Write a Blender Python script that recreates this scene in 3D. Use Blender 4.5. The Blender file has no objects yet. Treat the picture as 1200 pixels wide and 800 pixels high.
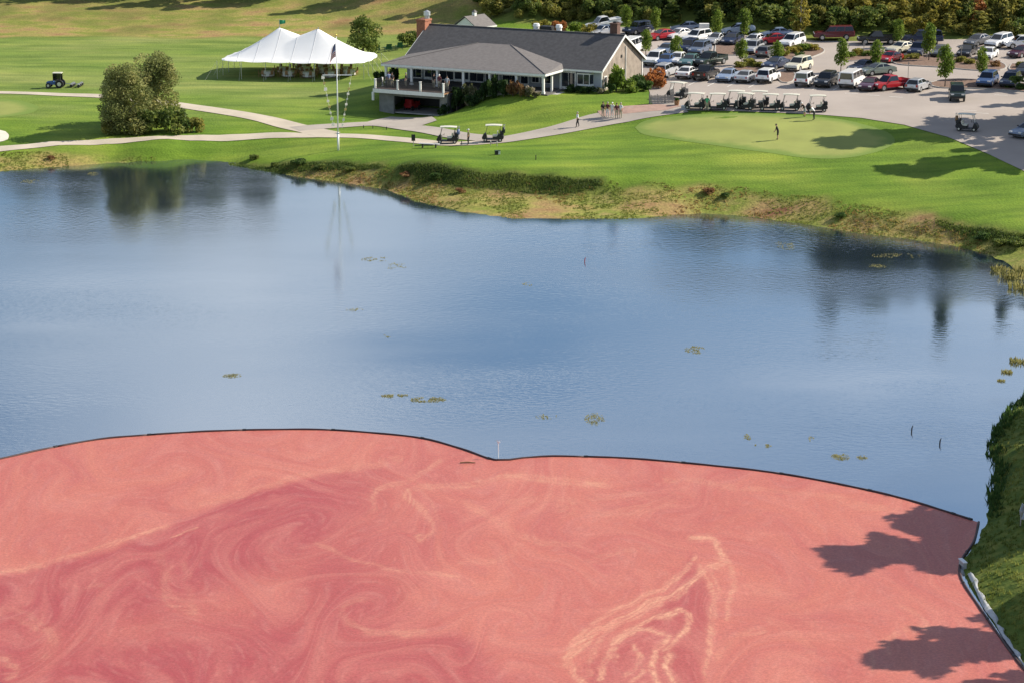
import bpy, math, random
import numpy as np
from mathutils import Vector, Matrix
from mathutils.geometry import delaunay_2d_cdt

# ------------------------------------------------------------------ camera, sky, sun, exposure
SC = bpy.context.scene
COL = SC.collection
CAM_H, FPX, YH = 44.4, 2700.0, -290.0            # metres, focal length in px of a 1200 px wide picture, horizon row
PITCH = math.atan2(400 - YH, FPX)
cam_d = bpy.data.cameras.new('camera')
cam = bpy.data.objects.new('camera', cam_d); COL.objects.link(cam)
cam_d.sensor_width = 36; cam_d.lens = 36 * FPX / 1200
cam_d.clip_start = 1; cam_d.clip_end = 6000
cam.location = (0, 0, CAM_H)
cam.rotation_euler = (math.pi / 2 - PITCH, 0, 0)
SC.camera = cam
SUN_AZ, SUN_EL = 17.0, 34.0                       # azimuth counter-clockwise from +X
world = bpy.data.worlds.new('World'); SC.world = world; world.use_nodes = True
wn = world.node_tree; wn.nodes.clear()
w_out = wn.nodes.new('ShaderNodeOutputWorld'); w_bg = wn.nodes.new('ShaderNodeBackground')
w_sky = wn.nodes.new('ShaderNodeTexSky'); w_sky.sky_type = 'NISHITA'; w_sky.sun_disc = False
w_sky.sun_elevation = math.radians(SUN_EL); w_sky.sun_rotation = math.radians(90 - SUN_AZ)
w_sky.air_density = 1.0; w_sky.dust_density = 0.0; w_sky.ozone_density = 3.0
w_tc = wn.nodes.new('ShaderNodeTexCoord'); w_map = wn.nodes.new('ShaderNodeMapping')
w_map.inputs['Scale'].default_value = (1.6, 1.6, 7.0); w_map.inputs['Location'].default_value = (1.21, 7.63, 6.87)
w_no = wn.nodes.new('ShaderNodeTexNoise'); w_no.inputs['Scale'].default_value = 2.3; w_no.inputs['Detail'].default_value = 7
w_no.inputs['Roughness'].default_value = 0.55
w_rp = wn.nodes.new('ShaderNodeValToRGB'); w_rp.color_ramp.elements[0].position = 0.44; w_rp.color_ramp.elements[1].position = 0.72
w_mx = wn.nodes.new('ShaderNodeMixRGB'); w_mx.inputs['Color2'].default_value = (10.5, 10.8, 11.3, 1)
w_ml = wn.nodes.new('ShaderNodeMath'); w_ml.operation = 'MULTIPLY'; w_ml.inputs[1].default_value = 0.72
L = wn.links.new
L(w_tc.outputs['Generated'], w_map.inputs[0]); L(w_map.outputs[0], w_no.inputs['Vector']); L(w_no.outputs['Fac'], w_rp.inputs[0])
L(w_rp.outputs[0], w_ml.inputs[0]); L(w_ml.outputs[0], w_mx.inputs['Fac']); L(w_sky.outputs[0], w_mx.inputs['Color1'])
L(w_mx.outputs[0], w_bg.inputs['Color']); w_bg.inputs['Strength'].default_value = 0.075
L(w_bg.outputs[0], w_out.inputs['Surface'])
sun_d = bpy.data.lights.new('sun', 'SUN'); sun_d.energy = 5.0; sun_d.angle = math.radians(0.5); sun_d.color = (1.0, 0.91, 0.77)
sun = bpy.data.objects.new('sun', sun_d); COL.objects.link(sun)
SUNV = Vector((math.cos(math.radians(SUN_EL)) * math.cos(math.radians(SUN_AZ)), math.cos(math.radians(SUN_EL)) * math.sin(math.radians(SUN_AZ)), math.sin(math.radians(SUN_EL))))
sun.rotation_euler = (-SUNV).to_track_quat('-Z', 'Y').to_euler(); sun.location = (60, 120, 120)
SC.render.engine = 'CYCLES'
SC.view_settings.view_transform = 'Standard'; SC.view_settings.look = 'None'; SC.view_settings.gamma = 1
SC.view_settings.exposure = 0.66
SC.view_settings.use_curve_mapping = False

# ------------------------------------------------------------------ pixel <-> place helpers (1200 x 800 photograph pixels)
cp, sp = math.cos(PITCH), math.sin(PITCH)
def ray(px, py):
    u, v = (px - 600) / FPX, (py - 400) / FPX
    return np.array([u, cp - v * sp, -sp - v * cp])
def at(px, py, z=0.0):
    d = ray(px, py); t = (z - CAM_H) / d[2]
    return np.array([d[0] * t, d[1] * t, z])

# ------------------------------------------------------------------ small numeric helpers
def vnoise(x, y, seed=0):
    x = np.asarray(x, float); y = np.asarray(y, float)
    xi = np.floor(x).astype(np.int64); yi = np.floor(y).astype(np.int64); xf = x - xi; yf = y - yi
    def h(a, b):
        n = (a * 374761393 + b * 668265263 + seed * 1442695041) & 0x7fffffff
        n = ((n ^ (n >> 13)) * 1274126177) & 0x7fffffff
        return ((n ^ (n >> 16)) & 0xffff) / 65535.0
    u = xf * xf * (3 - 2 * xf); v = yf * yf * (3 - 2 * yf)
    return (h(xi, yi) * (1 - u) + h(xi + 1, yi) * u) * (1 - v) + (h(xi, yi + 1) * (1 - u) + h(xi + 1, yi + 1) * u) * v
def fbm(x, y, seed=0, o=4):
    s = 0; a = 0.5
    for i in range(o):
        s = s + a * vnoise(x * 2 ** i, y * 2 ** i, seed + i * 17); a *= 0.5
    return s
def sstep(a, b, x):
    t = np.clip((x - a) / (b - a), 0, 1); return t * t * (3 - 2 * t)
def seg_dist(px, py, pts, closed=False):
    P = np.asarray(pts, float); n = len(P); best = np.full(np.shape(px), 1e9)
    for i in range(n if closed else n - 1):
        a = P[i]; b = P[(i + 1) % n]; d = b - a; l2 = max(d @ d, 1e-9)
        t = np.clip(((px - a[0]) * d[0] + (py - a[1]) * d[1]) / l2, 0, 1)
        best = np.minimum(best, np.hypot(px - a[0] - t * d[0], py - a[1] - t * d[1]))
    return best
def inside(px, py, pts):
    P = np.asarray(pts, float); n = len(P); r = np.zeros(np.shape(px), bool)
    for i in range(n):
        a = P[i]; b = P[(i + 1) % n]
        if a[1] == b[1]: continue
        c = ((a[1] > py) != (b[1] > py)) & (px < (b[0] - a[0]) * (py - a[1]) / (b[1] - a[1]) + a[0])
        r ^= c
    return r
def sdist(px, py, pts):                              # positive inside
    d = seg_dist(px, py, pts, True); return np.where(inside(px, py, pts), d, -d)
def dens(pts, step):
    out = []
    P = [np.asarray(p, float) for p in pts]
    for a, b in zip(P[:-1], P[1:]):
        n = max(1, int(np.linalg.norm(b - a) / step))
        for i in range(n): out.append(a + (b - a) * i / n)
    out.append(P[-1]); return out
def spline(pts, step=1.0):                           # catmull-rom through points
    P = [np.asarray(p, float) for p in pts]; P = [2 * P[0] - P[1]] + P + [2 * P[-1] - P[-2]]; out = []
    for i in range(1, len(P) - 2):
        p0, p1, p2, p3 = P[i - 1:i + 3]; n = max(2, int(np.linalg.norm(p2 - p1) / step))
        for k in range(n):
            t = k / n
            out.append(0.5 * (2 * p1 + (p2 - p0) * t + (2 * p0 - 5 * p1 + 4 * p2 - p3) * t * t + (3 * p1 - p0 - 3 * p2 + p3) * t ** 3))
    out.append(P[-2]); return out

# ------------------------------------------------------------------ object helpers
def tag(o, label=None, cat=None, group=None, kind=None):
    if label: o['label'] = label
    if cat: o['category'] = cat
    if group: o['group'] = group
    if kind: o['kind'] = kind
    return o
def link(o, parent=None):
    COL.objects.link(o)
    if parent is not None: o.parent = parent
    return o
def thing(name, label, cat, loc=(0, 0, 0), rz=0, group=None):
    o = bpy.data.objects.new(name, None); o.empty_display_size = 0.3; link(o)
    o.location = loc; o.rotation_euler = (0, 0, rz)
    return tag(o, label, cat, group)
def mobj(name, me, parent=None, mat=None):
    o = bpy.data.objects.new(name, me); link(o, parent)
    if mat is not None:
        if not me.materials: me.materials.append(mat)
        else:
            o.material_slots[0].link = 'OBJECT'; o.material_slots[0].material = mat
    return o
def np_mesh(name, V, F, mats=(), smooth=False, attrs=None):
    V = np.asarray(V, np.float32); F = np.asarray(F, np.int32); k = F.shape[1]
    me = bpy.data.meshes.new(name); me.vertices.add(len(V)); me.vertices.foreach_set('co', V.ravel())
    me.loops.add(F.size); me.loops.foreach_set('vertex_index', F.ravel())
    me.polygons.add(len(F)); me.polygons.foreach_set('loop_start', np.arange(0, F.size, k, dtype=np.int32))
    me.polygons.foreach_set('loop_total', np.full(len(F), k, np.int32))
    if smooth: me.polygons.foreach_set('use_smooth', np.ones(len(F), bool))
    for m in mats: me.materials.append(m)
    for an, av in (attrs or {}).items():
        av = np.asarray(av, np.float32)
        if av.ndim == 1: a = me.attributes.new(an, 'FLOAT', 'POINT'); a.data.foreach_set('value', av)
        else: a = me.attributes.new(an, 'FLOAT_VECTOR', 'POINT'); a.data.foreach_set('vector', av.ravel())
    me.update(calc_edges=True); return me
class MB:                                            # collects shapes into one mesh
    def __init__(s): s.v = []; s.f = []; s.m = []
    def add(s, vs, fs, m=0):
        o = len(s.v); s.v += [tuple(float(c) for c in p) for p in vs]; s.f += [tuple(i + o for i in f) for f in fs]; s.m += [m] * len(fs); return s
    def box(s, c, d, m=0, rz=0, taper=1.0):
        x, y, z = [k / 2 for k in d]; vs = []
        for sz, t in ((-1, 1), (1, taper)):
            for sx, sy in ((-1, -1), (1, -1), (1, 1), (-1, 1)):
                a, b = sx * x * t, sy * y * t
                vs.append((c[0] + a * math.cos(rz) - b * math.sin(rz), c[1] + a * math.sin(rz) + b * math.cos(rz), c[2] + sz * z))
        return s.add(vs, [(3, 2, 1, 0), (4, 5, 6, 7), (0, 1, 5, 4), (1, 2, 6, 5), (2, 3, 7, 6), (3, 0, 4, 7)], m)
    def tube(s, pts, rs, n=8, m=0, cap=True):
        P = [Vector(p) for p in pts]; rs = rs if isinstance(rs, (list, tuple)) else [rs] * len(P); vs = []; fs = []
        for i, p in enumerate(P):
            d = (P[min(i + 1, len(P) - 1)] - P[max(i - 1, 0)]).normalized()
            a = d.cross(Vector((0, 0, 1)) if abs(d.z) < 0.9 else Vector((1, 0, 0))).normalized(); b = d.cross(a)
            for k in range(n):
                t = 2 * math.pi * k / n; vs.append(p + (a * math.cos(t) + b * math.sin(t)) * rs[i])
        for i in range(len(P) - 1):
            for k in range(n): fs.append((i * n + k, i * n + (k + 1) % n, (i + 1) * n + (k + 1) % n, (i + 1) * n + k))
        if cap: fs += [tuple(range(n - 1, -1, -1)), tuple(range((len(P) - 1) * n, len(P) * n))]
        return s.add(vs, fs, m)
    def poly(s, pts, m=0): return s.add(pts, [tuple(range(len(pts)))], m)
    def slab(s, pts, th, m=0):                       # planar polygon extruded along its normal
        P = [Vector(p) for p in pts]; n = len(P); nn = Vector((0, 0, 0))
        for i in range(n): nn += P[i].cross(P[(i + 1) % n])
        nn.normalize(); Q = [p + nn * th for p in P]
        return s.add(P + Q, [tuple(range(n - 1, -1, -1)), tuple(range(n, 2 * n))] + [(i, (i + 1) % n, n + (i + 1) % n, n + i) for i in range(n)], m)
    def prism(s, side, w, m=0, axis='y', inset=0.0):  # side polygon in (x,z), extruded over y
        n = len(side); cx = sum(p[0] for p in side) / n; cz = sum(p[1] for p in side) / n; vs = []; lay = []
        if inset: lay = [(-w, 1 - inset), (-w + inset * 0.9, 1), (w - inset * 0.9, 1), (w, 1 - inset)]
        else: lay = [(-w, 1), (w, 1)]
        for y, k in lay:
            for x, z in side:
                vs.append((cx + (x - cx) * (1 - (1 - k) * 0.35), y, cz + (z - cz) * (1 - (1 - k) * 1.2)))
        fs = [tuple(range(n)), tuple(range(len(lay) * n - 1, (len(lay) - 1) * n - 1, -1))]
        for j in range(len(lay) - 1):
            for i in range(n): fs.append((j * n + i, (j + 1) * n + i, (j + 1) * n + (i + 1) % n, j * n + (i + 1) % n))
        return s.add(vs, fs, m)
    def mesh(s, name, mats, smooth=False):
        me = bpy.data.meshes.new(name); me.from_pydata(s.v, [], s.f)
        for m in (mats if isinstance(mats, (list, tuple)) else [mats]): me.materials.append(m)
        me.polygons.foreach_set('material_index', s.m)
        if smooth: me.polygons.foreach_set('use_smooth', [True] * len(s.f))
        me.update(); return me
    def build(s, name, mats, parent=None, smooth=False): return mobj(name, s.mesh(name, mats, smooth), parent)
def copy_tree(o, parent=None):
    c = o.copy(); link(c, parent)
    for ch in list(o.children): copy_tree(ch, c)
    return c

# ------------------------------------------------------------------ materials
MATS = {}
def nodes_of(name):
    m = bpy.data.materials.new(name); m.use_nodes = True; MATS[name] = m
    nt = m.node_tree; b = nt.nodes['Principled BSDF']; return m, nt, b
def pset(b, **k):
    for a, v in k.items():
        key = {'col': 'Base Color', 'rough': 'Roughness', 'metal': 'Metallic', 'spec': 'Specular IOR Level', 'ior': 'IOR', 'alpha': 'Alpha', 'trans': 'Transmission Weight', 'coat': 'Coat Weight'}[a]
        b.inputs[key].default_value = tuple(v) + (1,) if a == 'col' else v
def plain(name, col, rough=0.6, var=0.12, scale=3.0, bump=0.0, bscale=30.0, metal=0.0, coat=0.0, spec=0.5):
    m, nt, b = nodes_of(name); pset(b, col=col, rough=rough, metal=metal, coat=coat, spec=spec)
    if var:
        tc = nt.nodes.new('ShaderNodeTexCoord'); no = nt.nodes.new('ShaderNodeTexNoise'); no.inputs['Scale'].default_value = scale; no.inputs['Detail'].default_value = 5
        mr = nt.nodes.new('ShaderNodeMapRange'); mr.inputs['From Min'].default_value = 0.3; mr.inputs['From Max'].default_value = 0.7
        mr.inputs['To Min'].default_value = 1 - var; mr.inputs['To Max'].default_value = 1 + var
        mx = nt.nodes.new('ShaderNodeMixRGB'); mx.blend_type = 'MULTIPLY'; mx.inputs['Fac'].default_value = 1; mx.inputs['Color1'].default_value = tuple(col) + (1,)
        nt.links.new(tc.outputs['Object'], no.inputs['Vector']); nt.links.new(no.outputs['Fac'], mr.inputs['Value'])
        nt.links.new(mr.outputs[0], mx.inputs['Color2']); nt.links.new(mx.outputs[0], b.inputs['Base Color'])
        if bump:
            n2 = nt.nodes.new('ShaderNodeTexNoise'); n2.inputs['Scale'].default_value = bscale; n2.inputs['Detail'].default_value = 4
            bp = nt.nodes.new('ShaderNodeBump'); bp.inputs['Strength'].default_value = bump; bp.inputs['Distance'].default_value = 0.03
            nt.links.new(tc.outputs['Object'], n2.inputs['Vector']); nt.links.new(n2.outputs['Fac'], bp.inputs['Height']); nt.links.new(bp.outputs[0], b.inputs['Normal'])
    return m
def leafmat(name, c0, c1, c2, trans=0.48):
    m, nt, b = nodes_of(name); out = nt.nodes['Material Output']; pset(b, rough=0.6, spec=0.25)
    at_ = nt.nodes.new('ShaderNodeAttribute'); at_.attribute_name = 'v'
    rp = nt.nodes.new('ShaderNodeValToRGB'); e = rp.color_ramp.elements; e[0].color = (*c0, 1); e[1].color = (*c2, 1); e[0].position = 0.1; e[1].position = 0.95
    k = e.new(0.5); k.color = (*c1, 1)
    tr = nt.nodes.new('ShaderNodeBsdfTranslucent'); mx = nt.nodes.new('ShaderNodeMixShader'); mx.inputs[0].default_value = trans
    nt.links.new(at_.outputs['Fac'], rp.inputs[0]); nt.links.new(rp.outputs[0], b.inputs['Base Color']); nt.links.new(rp.outputs[0], tr.inputs['Color'])
    nt.links.new(b.outputs[0], mx.inputs[1]); nt.links.new(tr.outputs[0], mx.inputs[2]); nt.links.new(mx.outputs[0], out.inputs['Surface'])
    return m
def glassmat(name, col, rough=0.05):
    m, nt, b = nodes_of(name); pset(b, col=col, rough=rough, spec=0.8); return m
def paint(name, col, metal=0.2):
    m, nt, b = nodes_of(name); pset(b, col=col, rough=0.32, metal=metal, coat=0.6); b.inputs['Coat Roughness'].default_value = 0.12; return m
M = lambda n: MATS[n]
plain('white_trim', (.78, .78, .75), .5, .05); plain('siding', (.36, .38, .41), .7, .08, 2, .2, 40); plain('concrete', (.40, .39, .37), .8, .15, 1.5)
plain('porch_grey', (.11, .105, .10), .8, .15, 1.5); plain('concrete_shaded', (.20, .20, .195), .85, .2, 1.5); plain('roof_dark', (.068, .067, .071), .85, .22, 2.5, .5, 30); plain('roof_brown', (.148, .136, .132), .85, .15, 2.5, .5, 30)
plain('brick', (.33, .13, .075), .85, .25, 6, .3, 30); plain('brick_dark', (.12, .065, .05), .85, .25, 6)
plain('metal_grey', (.55, .56, .57), .35, .06, 4, metal=.7); plain('black', (.015, .015, .017), .55, .1); plain('rubber', (.018, .018, .018), .8, .1)
plain('dark_green', (.012, .03, .02), .5, .1); plain('cream', (.62, .60, .50), .4, .04); plain('tent', (.84, .84, .84), .65, .02, 1)
plain('cloth_white', (.75, .74, .72), .8, .06); plain('wood_brown', (.28, .15, .07), .6, .2, 5); plain('wood_grey', (.33, .30, .27), .8, .2, 5)
plain('red_paint', (.30, .015, .018), .4, .05); plain('steel_pole', (.80, .80, .78), .35, .03); plain('gold', (.75, .5, .12), .3, 0, metal=.8)
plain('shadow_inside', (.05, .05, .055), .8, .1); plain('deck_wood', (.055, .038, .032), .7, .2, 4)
plain('skin', (.50, .29, .20), .55, .05); plain('hair_dark', (.03, .02, .015), .7, .1); plain('hair_grey', (.35, .33, .30), .7, .1); plain('cap_white', (.75, .75, .73), .7, .05)
leafmat('signal_white', (.85, .84, .78), (.85, .84, .78), (.85, .84, .78), .5); leafmat('signal_yellow', (.8, .68, .3), (.8, .68, .3), (.8, .68, .3), .5)
plain('shirt_white', (.72, .72, .72), .8, .06); plain('shirt_black', (.012, .012, .014), .8, .1); plain('shirt_green', (.08, .42, .20), .8, .06); plain('shirt_olive', (.10, .10, .035), .8, .1)
plain('shirt_blue', (.20, .25, .42), .8, .06); plain('shirt_maroon', (.13, .03, .04), .8, .06); plain('pants_khaki', (.42, .37, .27), .8, .08); plain('pants_black', (.02, .02, .024), .8, .1); plain('pants_white', (.66, .65, .62), .8, .06); plain('shirt_grey', (.36, .38, .42), .8, .06)
plain('shoe', (.05, .045, .04), .6, .1); plain('green_flag', (.03, .30, .14), .7, .05); plain('green_chair', (.015, .10, .065), .5, .1)
plain('boom_dark', (.045, .018, .018), .6, .25, 1.5); plain('pvc', (.72, .74, .76), .4, .05)
plain('stone_pale', (.50, .50, .50), .8, .25, 2, .5, 8); plain('liner', (.40, .41, .42), .5, .15, 2, .4, 6)
plain('mulch', (.17, .105, .075), .9, .3, 3, .6, 20); plain('kerb', (.40, .38, .35), .8, .12, 2); plain('blue_tractor', (.05, .13, .36), .4, .06)
plain('grass_dark', (.05, .11, .02), .9, .2)
glassmat('glass', (.012, .014, .018)); glassmat('window_glass', (.02, .028, .04)); glassmat('headlight', (.75, .77, .78), .1); glassmat('taillight', (.35, .01, .01), .15)
m, nt, b = nodes_of('cart_glass'); pset(b, col=(.8, .85, .85), rough=.03, alpha=.25)
plain('rim', (.45, .46, .47), .35, .05, metal=.7)
PAINT = dict(white=(.80, .80, .80), silver=(.50, .51, .53), grey=(.18, .185, .20), black=(.012, .012, .014), navy=(.018, .028, .07), blue=(.04, .09, .22), lightblue=(.30, .38, .52), steelblue=(.16, .21, .30),
             red=(.42, .014, .022), darkred=(.12, .008, .015), maroon=(.07, .012, .03), green=(.025, .06, .045), darkgreen=(.012, .026, .02), teal=(.10, .20, .19), tan=(.42, .37, .29), cream=(.70, .66, .52), greygreen=(.20, .24, .21))
for k, c in PAINT.items(): paint('paint_' + k, c, 0.35 if k in ('silver', 'grey', 'steelblue', 'lightblue', 'greygreen', 'tan', 'teal') else 0.05)
leafmat('leaf_pear', (0.075, 0.135, 0.02), (0.145, 0.22, 0.03), (0.28, 0.35, 0.06)); leafmat('leaf_olive', (0.13, 0.145, 0.036), (0.25, 0.245, 0.052), (0.42, 0.37, 0.1))
leafmat('leaf_dark', (0.035, 0.06, 0.018), (0.07, 0.105, 0.028), (0.13, 0.165, 0.045)); leafmat('leaf_mid', (0.075, 0.12, 0.028), (0.15, 0.2, 0.042), (0.27, 0.29, 0.07))
leafmat('leaf_yellow', (0.15, 0.15, 0.028), (0.3, 0.26, 0.045), (0.48, 0.4, 0.085)); leafmat('leaf_orange', (0.24, 0.09, 0.03), (0.42, 0.16, 0.05), (0.55, 0.27, 0.1))
leafmat('leaf_bush', (0.04, 0.08, 0.02), (0.075, 0.14, 0.03), (0.15, 0.22, 0.05)); leafmat('leaf_shade', (0.02, 0.045, 0.015), (0.04, 0.08, 0.022), (0.08, 0.13, 0.032))
leafmat('leaf_flower', (0.05, 0.085, 0.025), (0.18, 0.17, 0.08), (0.65, 0.56, 0.47)); leafmat('leaf_grass', (0.14, 0.16, 0.03), (0.27, 0.27, 0.05), (0.44, 0.38, 0.09))
leafmat('leaf_russet', (0.16, 0.075, 0.035), (0.29, 0.16, 0.07), (0.4, 0.28, 0.12)); leafmat('leaf_birch', (0.15, 0.18, 0.06), (0.28, 0.3, 0.1), (0.48, 0.45, 0.18))
leafmat('leaf_bank', (0.12, 0.16, 0.03), (0.24, 0.26, 0.06), (0.42, 0.36, 0.12)); leafmat('leaf_weed', (0.16, 0.16, 0.05), (0.26, 0.24, 0.075), (0.36, 0.32, 0.12))
leafmat('leaf_marsh', (0.24, 0.12, 0.055), (0.37, 0.27, 0.085), (0.48, 0.4, 0.13))
plain('bark', (.12, .10, .08), .9, .25, 4); plain('bark_pale', (.48, .45, .40), .85, .25, 4)

# ------------------------------------------------------------------ the lie of the land
E0 = 5.0                                             # clubhouse floor
TH = math.radians(-26.0)
BU = np.array([math.cos(TH), math.sin(TH)]); BB = np.array([-math.sin(TH), math.cos(TH)])
BO = at(704.5, 107, E0)[:2]
def bl(x, y): return BO + BU * x + BB * y            # clubhouse plan -> place
FAR_SHORE = [(-420, 216), (-250, 210), (-120, 205), (-60, 203), (0, 201), (60, 196), (140, 190), (220, 187), (270, 190), (310, 198), (350, 207), (400, 214), (450, 221), (490, 236), (540, 248), (600, 256), (680, 257), (750, 256), (790, 252), (830, 250), (880, 254), (940, 262), (1000, 272), (1060, 279), (1120, 288), (1160, 298), (1185, 312), (1205, 338)]
NEAR_SHORE = [(1232, 375), (1246, 415), (1218, 452), (1198, 466), (1182, 485), (1166, 508), (1160, 528), (1169, 546), (1163, 575), (1159, 606), (1150, 626), (1131, 655), (1131, 676), (1153, 710), (1183, 752), (1209, 786), (1262, 850)]
pond = [at(x, y)[:2] for x, y in FAR_SHORE + NEAR_SHORE] + [np.array(p, float) for p in ((27, 84), (20, 66), (-60, 60), (-120, 70), (-125, 140))]
LAWN_EDGE = [(-420, 190, 1.0), (-200, 184, 1.0), (-100, 182, 1.0), (0, 179, 1.0), (100, 180, 1.0), (200, 178, 1.0), (270, 181, 1.1), (330, 188, 1.2), (400, 190, 1.4), (445, 194, 1.6), (470, 194, 2.1), (490, 192, 2.5), (515, 193, 2.6), (540, 197, 2.6), (600, 202, 2.6), (650, 206, 2.5), (700, 211, 2.2), (760, 215, 2.0), (830, 217, 1.9), (880, 222, 1.8), (960, 232, 1.7), (1040, 247, 1.6), (1100, 257, 1.6), (1160, 268, 1.6), (1200, 275, 1.6), (1270, 300, 1.6), (1330, 350, 1.5)]
ctrl = []
FACE_X = ((225, 445, .65), (462, 705, 1.35), (1050, 1290, .85))       # steep grassy faces below the lawn edge: x range, height
for x0, x1, dr in FACE_X:
    for p in dens([at(x, y, z) for x, y, z in LAWN_EDGE if x0 <= x <= x1], 1.5): ctrl.append((p[0], p[1] - 1.5, max(.25, p[2] - dr)))
for p in dens([at(x, y) for x, y in FAR_SHORE], 4.0): ctrl.append((p[0], p[1], 0.0))
for p in dens([at(x, y) for x, y in NEAR_SHORE], 4.0): ctrl.append((p[0], p[1], 0.0))
for p in dens([at(x, y, z) for x, y, z in LAWN_EDGE], 4.0): ctrl.append(tuple(p))
for x, y, z in [(550, 236, .6), (650, 240, .5), (720, 240, .45),
                (-300, 172, 1.3), (0, 172, 1.3), (200, 165, 1.6), (340, 158, 1.75), (400, 160, 1.8), (480, 166, 2.1), (540, 171, 2.3), (600, 168, 2.5), (650, 158, 2.8), (700, 146, 3.3), (740, 137, 3.9), (780, 130, 4.4),
                (560, 186, 2.6), (640, 190, 2.7), (760, 180, 3.0), (900, 205, 2.4), (1100, 230, 2.3), (1200, 245, 2.3), (1300, 240, 2.5),
                (-300, 108, 2.6), (0, 109, 2.6), (100, 113, 2.5), (200, 122, 2.4), (280, 135, 2.1), (340, 149, 1.85), (150, 145, 1.9), (430, 147, 1.9), (480, 150, 2.0),
                (390, 125, 2.1), (400, 108, 2.5), (350, 96, 2.7), (300, 100, 2.6), (240, 100, 2.7), (330, 84, 3.0), (420, 84, 3.0), (450, 66, 3.5), (250, 80, 2.9),
                (560, 147, 2.7), (620, 141, 3.3), (640, 130, 4.1), (600, 134, 3.4), (680, 125, 4.6), (720, 122, 4.8), (740, 126, 4.6),
                (850, 150, 4.1), (950, 150, 4.2), (1050, 165, 3.9), (800, 170, 3.3), (900, 180, 3.4), (1000, 190, 3.2), (1100, 200, 3.0), (850, 137, 4.5), (950, 138, 4.6), (1100, 165, 4.1), (1200, 203, 3.4), (1200, 170, 4.2), (1300, 200, 3.8),
                (780, 122, 4.8), (900, 118, 4.9), (1050, 118, 4.9), (1200, 118, 4.9), (1300, 118, 4.9), (800, 95, 5.1), (900, 95, 5.1), (1000, 98, 5.1), (1150, 100, 5.1), (1300, 100, 5.1),
                (790, 70, 5.4), (900, 72, 5.4), (1050, 75, 5.4), (1200, 78, 5.4), (1300, 78, 5.4), (760, 48, 5.8), (860, 48, 5.8), (960, 50, 5.8), (1080, 52, 5.8), (1200, 56, 5.8), (1330, 58, 5.8), (700, 36, 6.0), (780, 34, 6.2),
                (0, 60, 3.3), (200, 60, 3.3), (-200, 60, 3.3), (340, 55, 3.5), (0, 30, 4.4), (200, 30, 4.5), (400, 34, 4.5), (-200, 30, 4.4), (500, 26, 5.2), (0, 0, 6.3), (200, 0, 6.5), (400, 0, 6.9), (-250, 0, 6.3), (560, 22, 5.6), (620, 38, 5.5), (560, 8, 7.2), (660, 26, 6.2),
                (1200, 520, 1.0), (1190, 565, 1.1), (1200, 610, 1.1), (1180, 650, .9), (1215, 690, 1.2), (1250, 760, 1.2), (1300, 600, 1.6), (1350, 480, 1.4), (1300, 430, 1.0), (1155, 672, .55), (1230, 480, .9)]:
    p = at(x, y, z); ctrl.append(tuple(p))
for x, y, z in [(-24, -10.5, -3.05), (-20, -10.5, -3.0), (-17, -10.5, -2.7), (-24, -8, -3.05), (-20, -8, -3.05), (-17, -8, -3.0), (-24, -4, -3.05), (-20, -4, -3.05), (-17, -4, -3.0), (-27, -8, -2.6), (-27.5, -4, -1.6), (-27.5, 1, -1.0), (-27.5, 8, -.8), (-31, -4, -2.2), (-31, 4, -1.5), (-33, 12, -1.2),
                (-14.6, -7.4, -1.9), (-12, -7.4, -1.1), (-9, -7.2, -.55), (-6, -7, -.3), (-3, -4, -.15), (0, -1, -.15), (-13.5, -4, -.6), (-10, -4, -.3), (-6, -4, -.2), (1, 6, -.1), (1.5, 12, -.1), (-8, 5, -.3), (-15, 4, -.5), (-22, 5, -.6), (-26, 13, -.5), (-14, 14, -.2), (-5, 14, 0), (-20, -13, -3.0)]:
    p = bl(x, y); ctrl.append((p[0], p[1], E0 + z))
for x in (620, 720, 820, 920, 1020, 1120, 1220, 1340):   # wooded slope behind the parking
    b_ = at(x, 34 if x < 850 else 42, 6.4)
    for dy, z in ((0, 6.4), (12, 9.0), (30, 14.0), (60, 20.0), (110, 24.0)):
        ctrl.append((b_[0] * (1 + dy / 340), b_[1] + dy, z))
for x, y, z in [(-150, 430, 9), (-60, 430, 10), (0, 430, 13), (-150, 540, 14), (0, 560, 18), (150, 560, 22), (150, 440, 22), (-200, 300, 3), (-220, 200, 2), (-200, 100, 2), (-140, 40, 2), (0, 30, 2.5), (45, 60, 2.5), (60, 100, 2.2), (60, 130, 2), (70, 180, 1.6), (90, 220, 2.2), (110, 280, 4.5), (140, 330, 6), (150, 200, 3), (150, 100, 4)]:
    ctrl.append((x, y, z))
ctrl = np.array(ctrl); keep = []
for i in range(len(ctrl)):
    if all(np.hypot(*(ctrl[i, :2] - ctrl[j, :2])) > 0.8 for j in keep): keep.append(i)
ctrl = ctrl[keep]; NC = len(ctrl)
A = np.hypot(ctrl[:, None, 0] - ctrl[None, :, 0], ctrl[:, None, 1] - ctrl[None, :, 1])
A = np.block([[A + np.eye(NC) * -0.15, np.ones((NC, 1))], [np.ones((1, NC)), np.zeros((1, 1))]])
RW = np.linalg.solve(A, np.append(ctrl[:, 2], 0))
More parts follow.
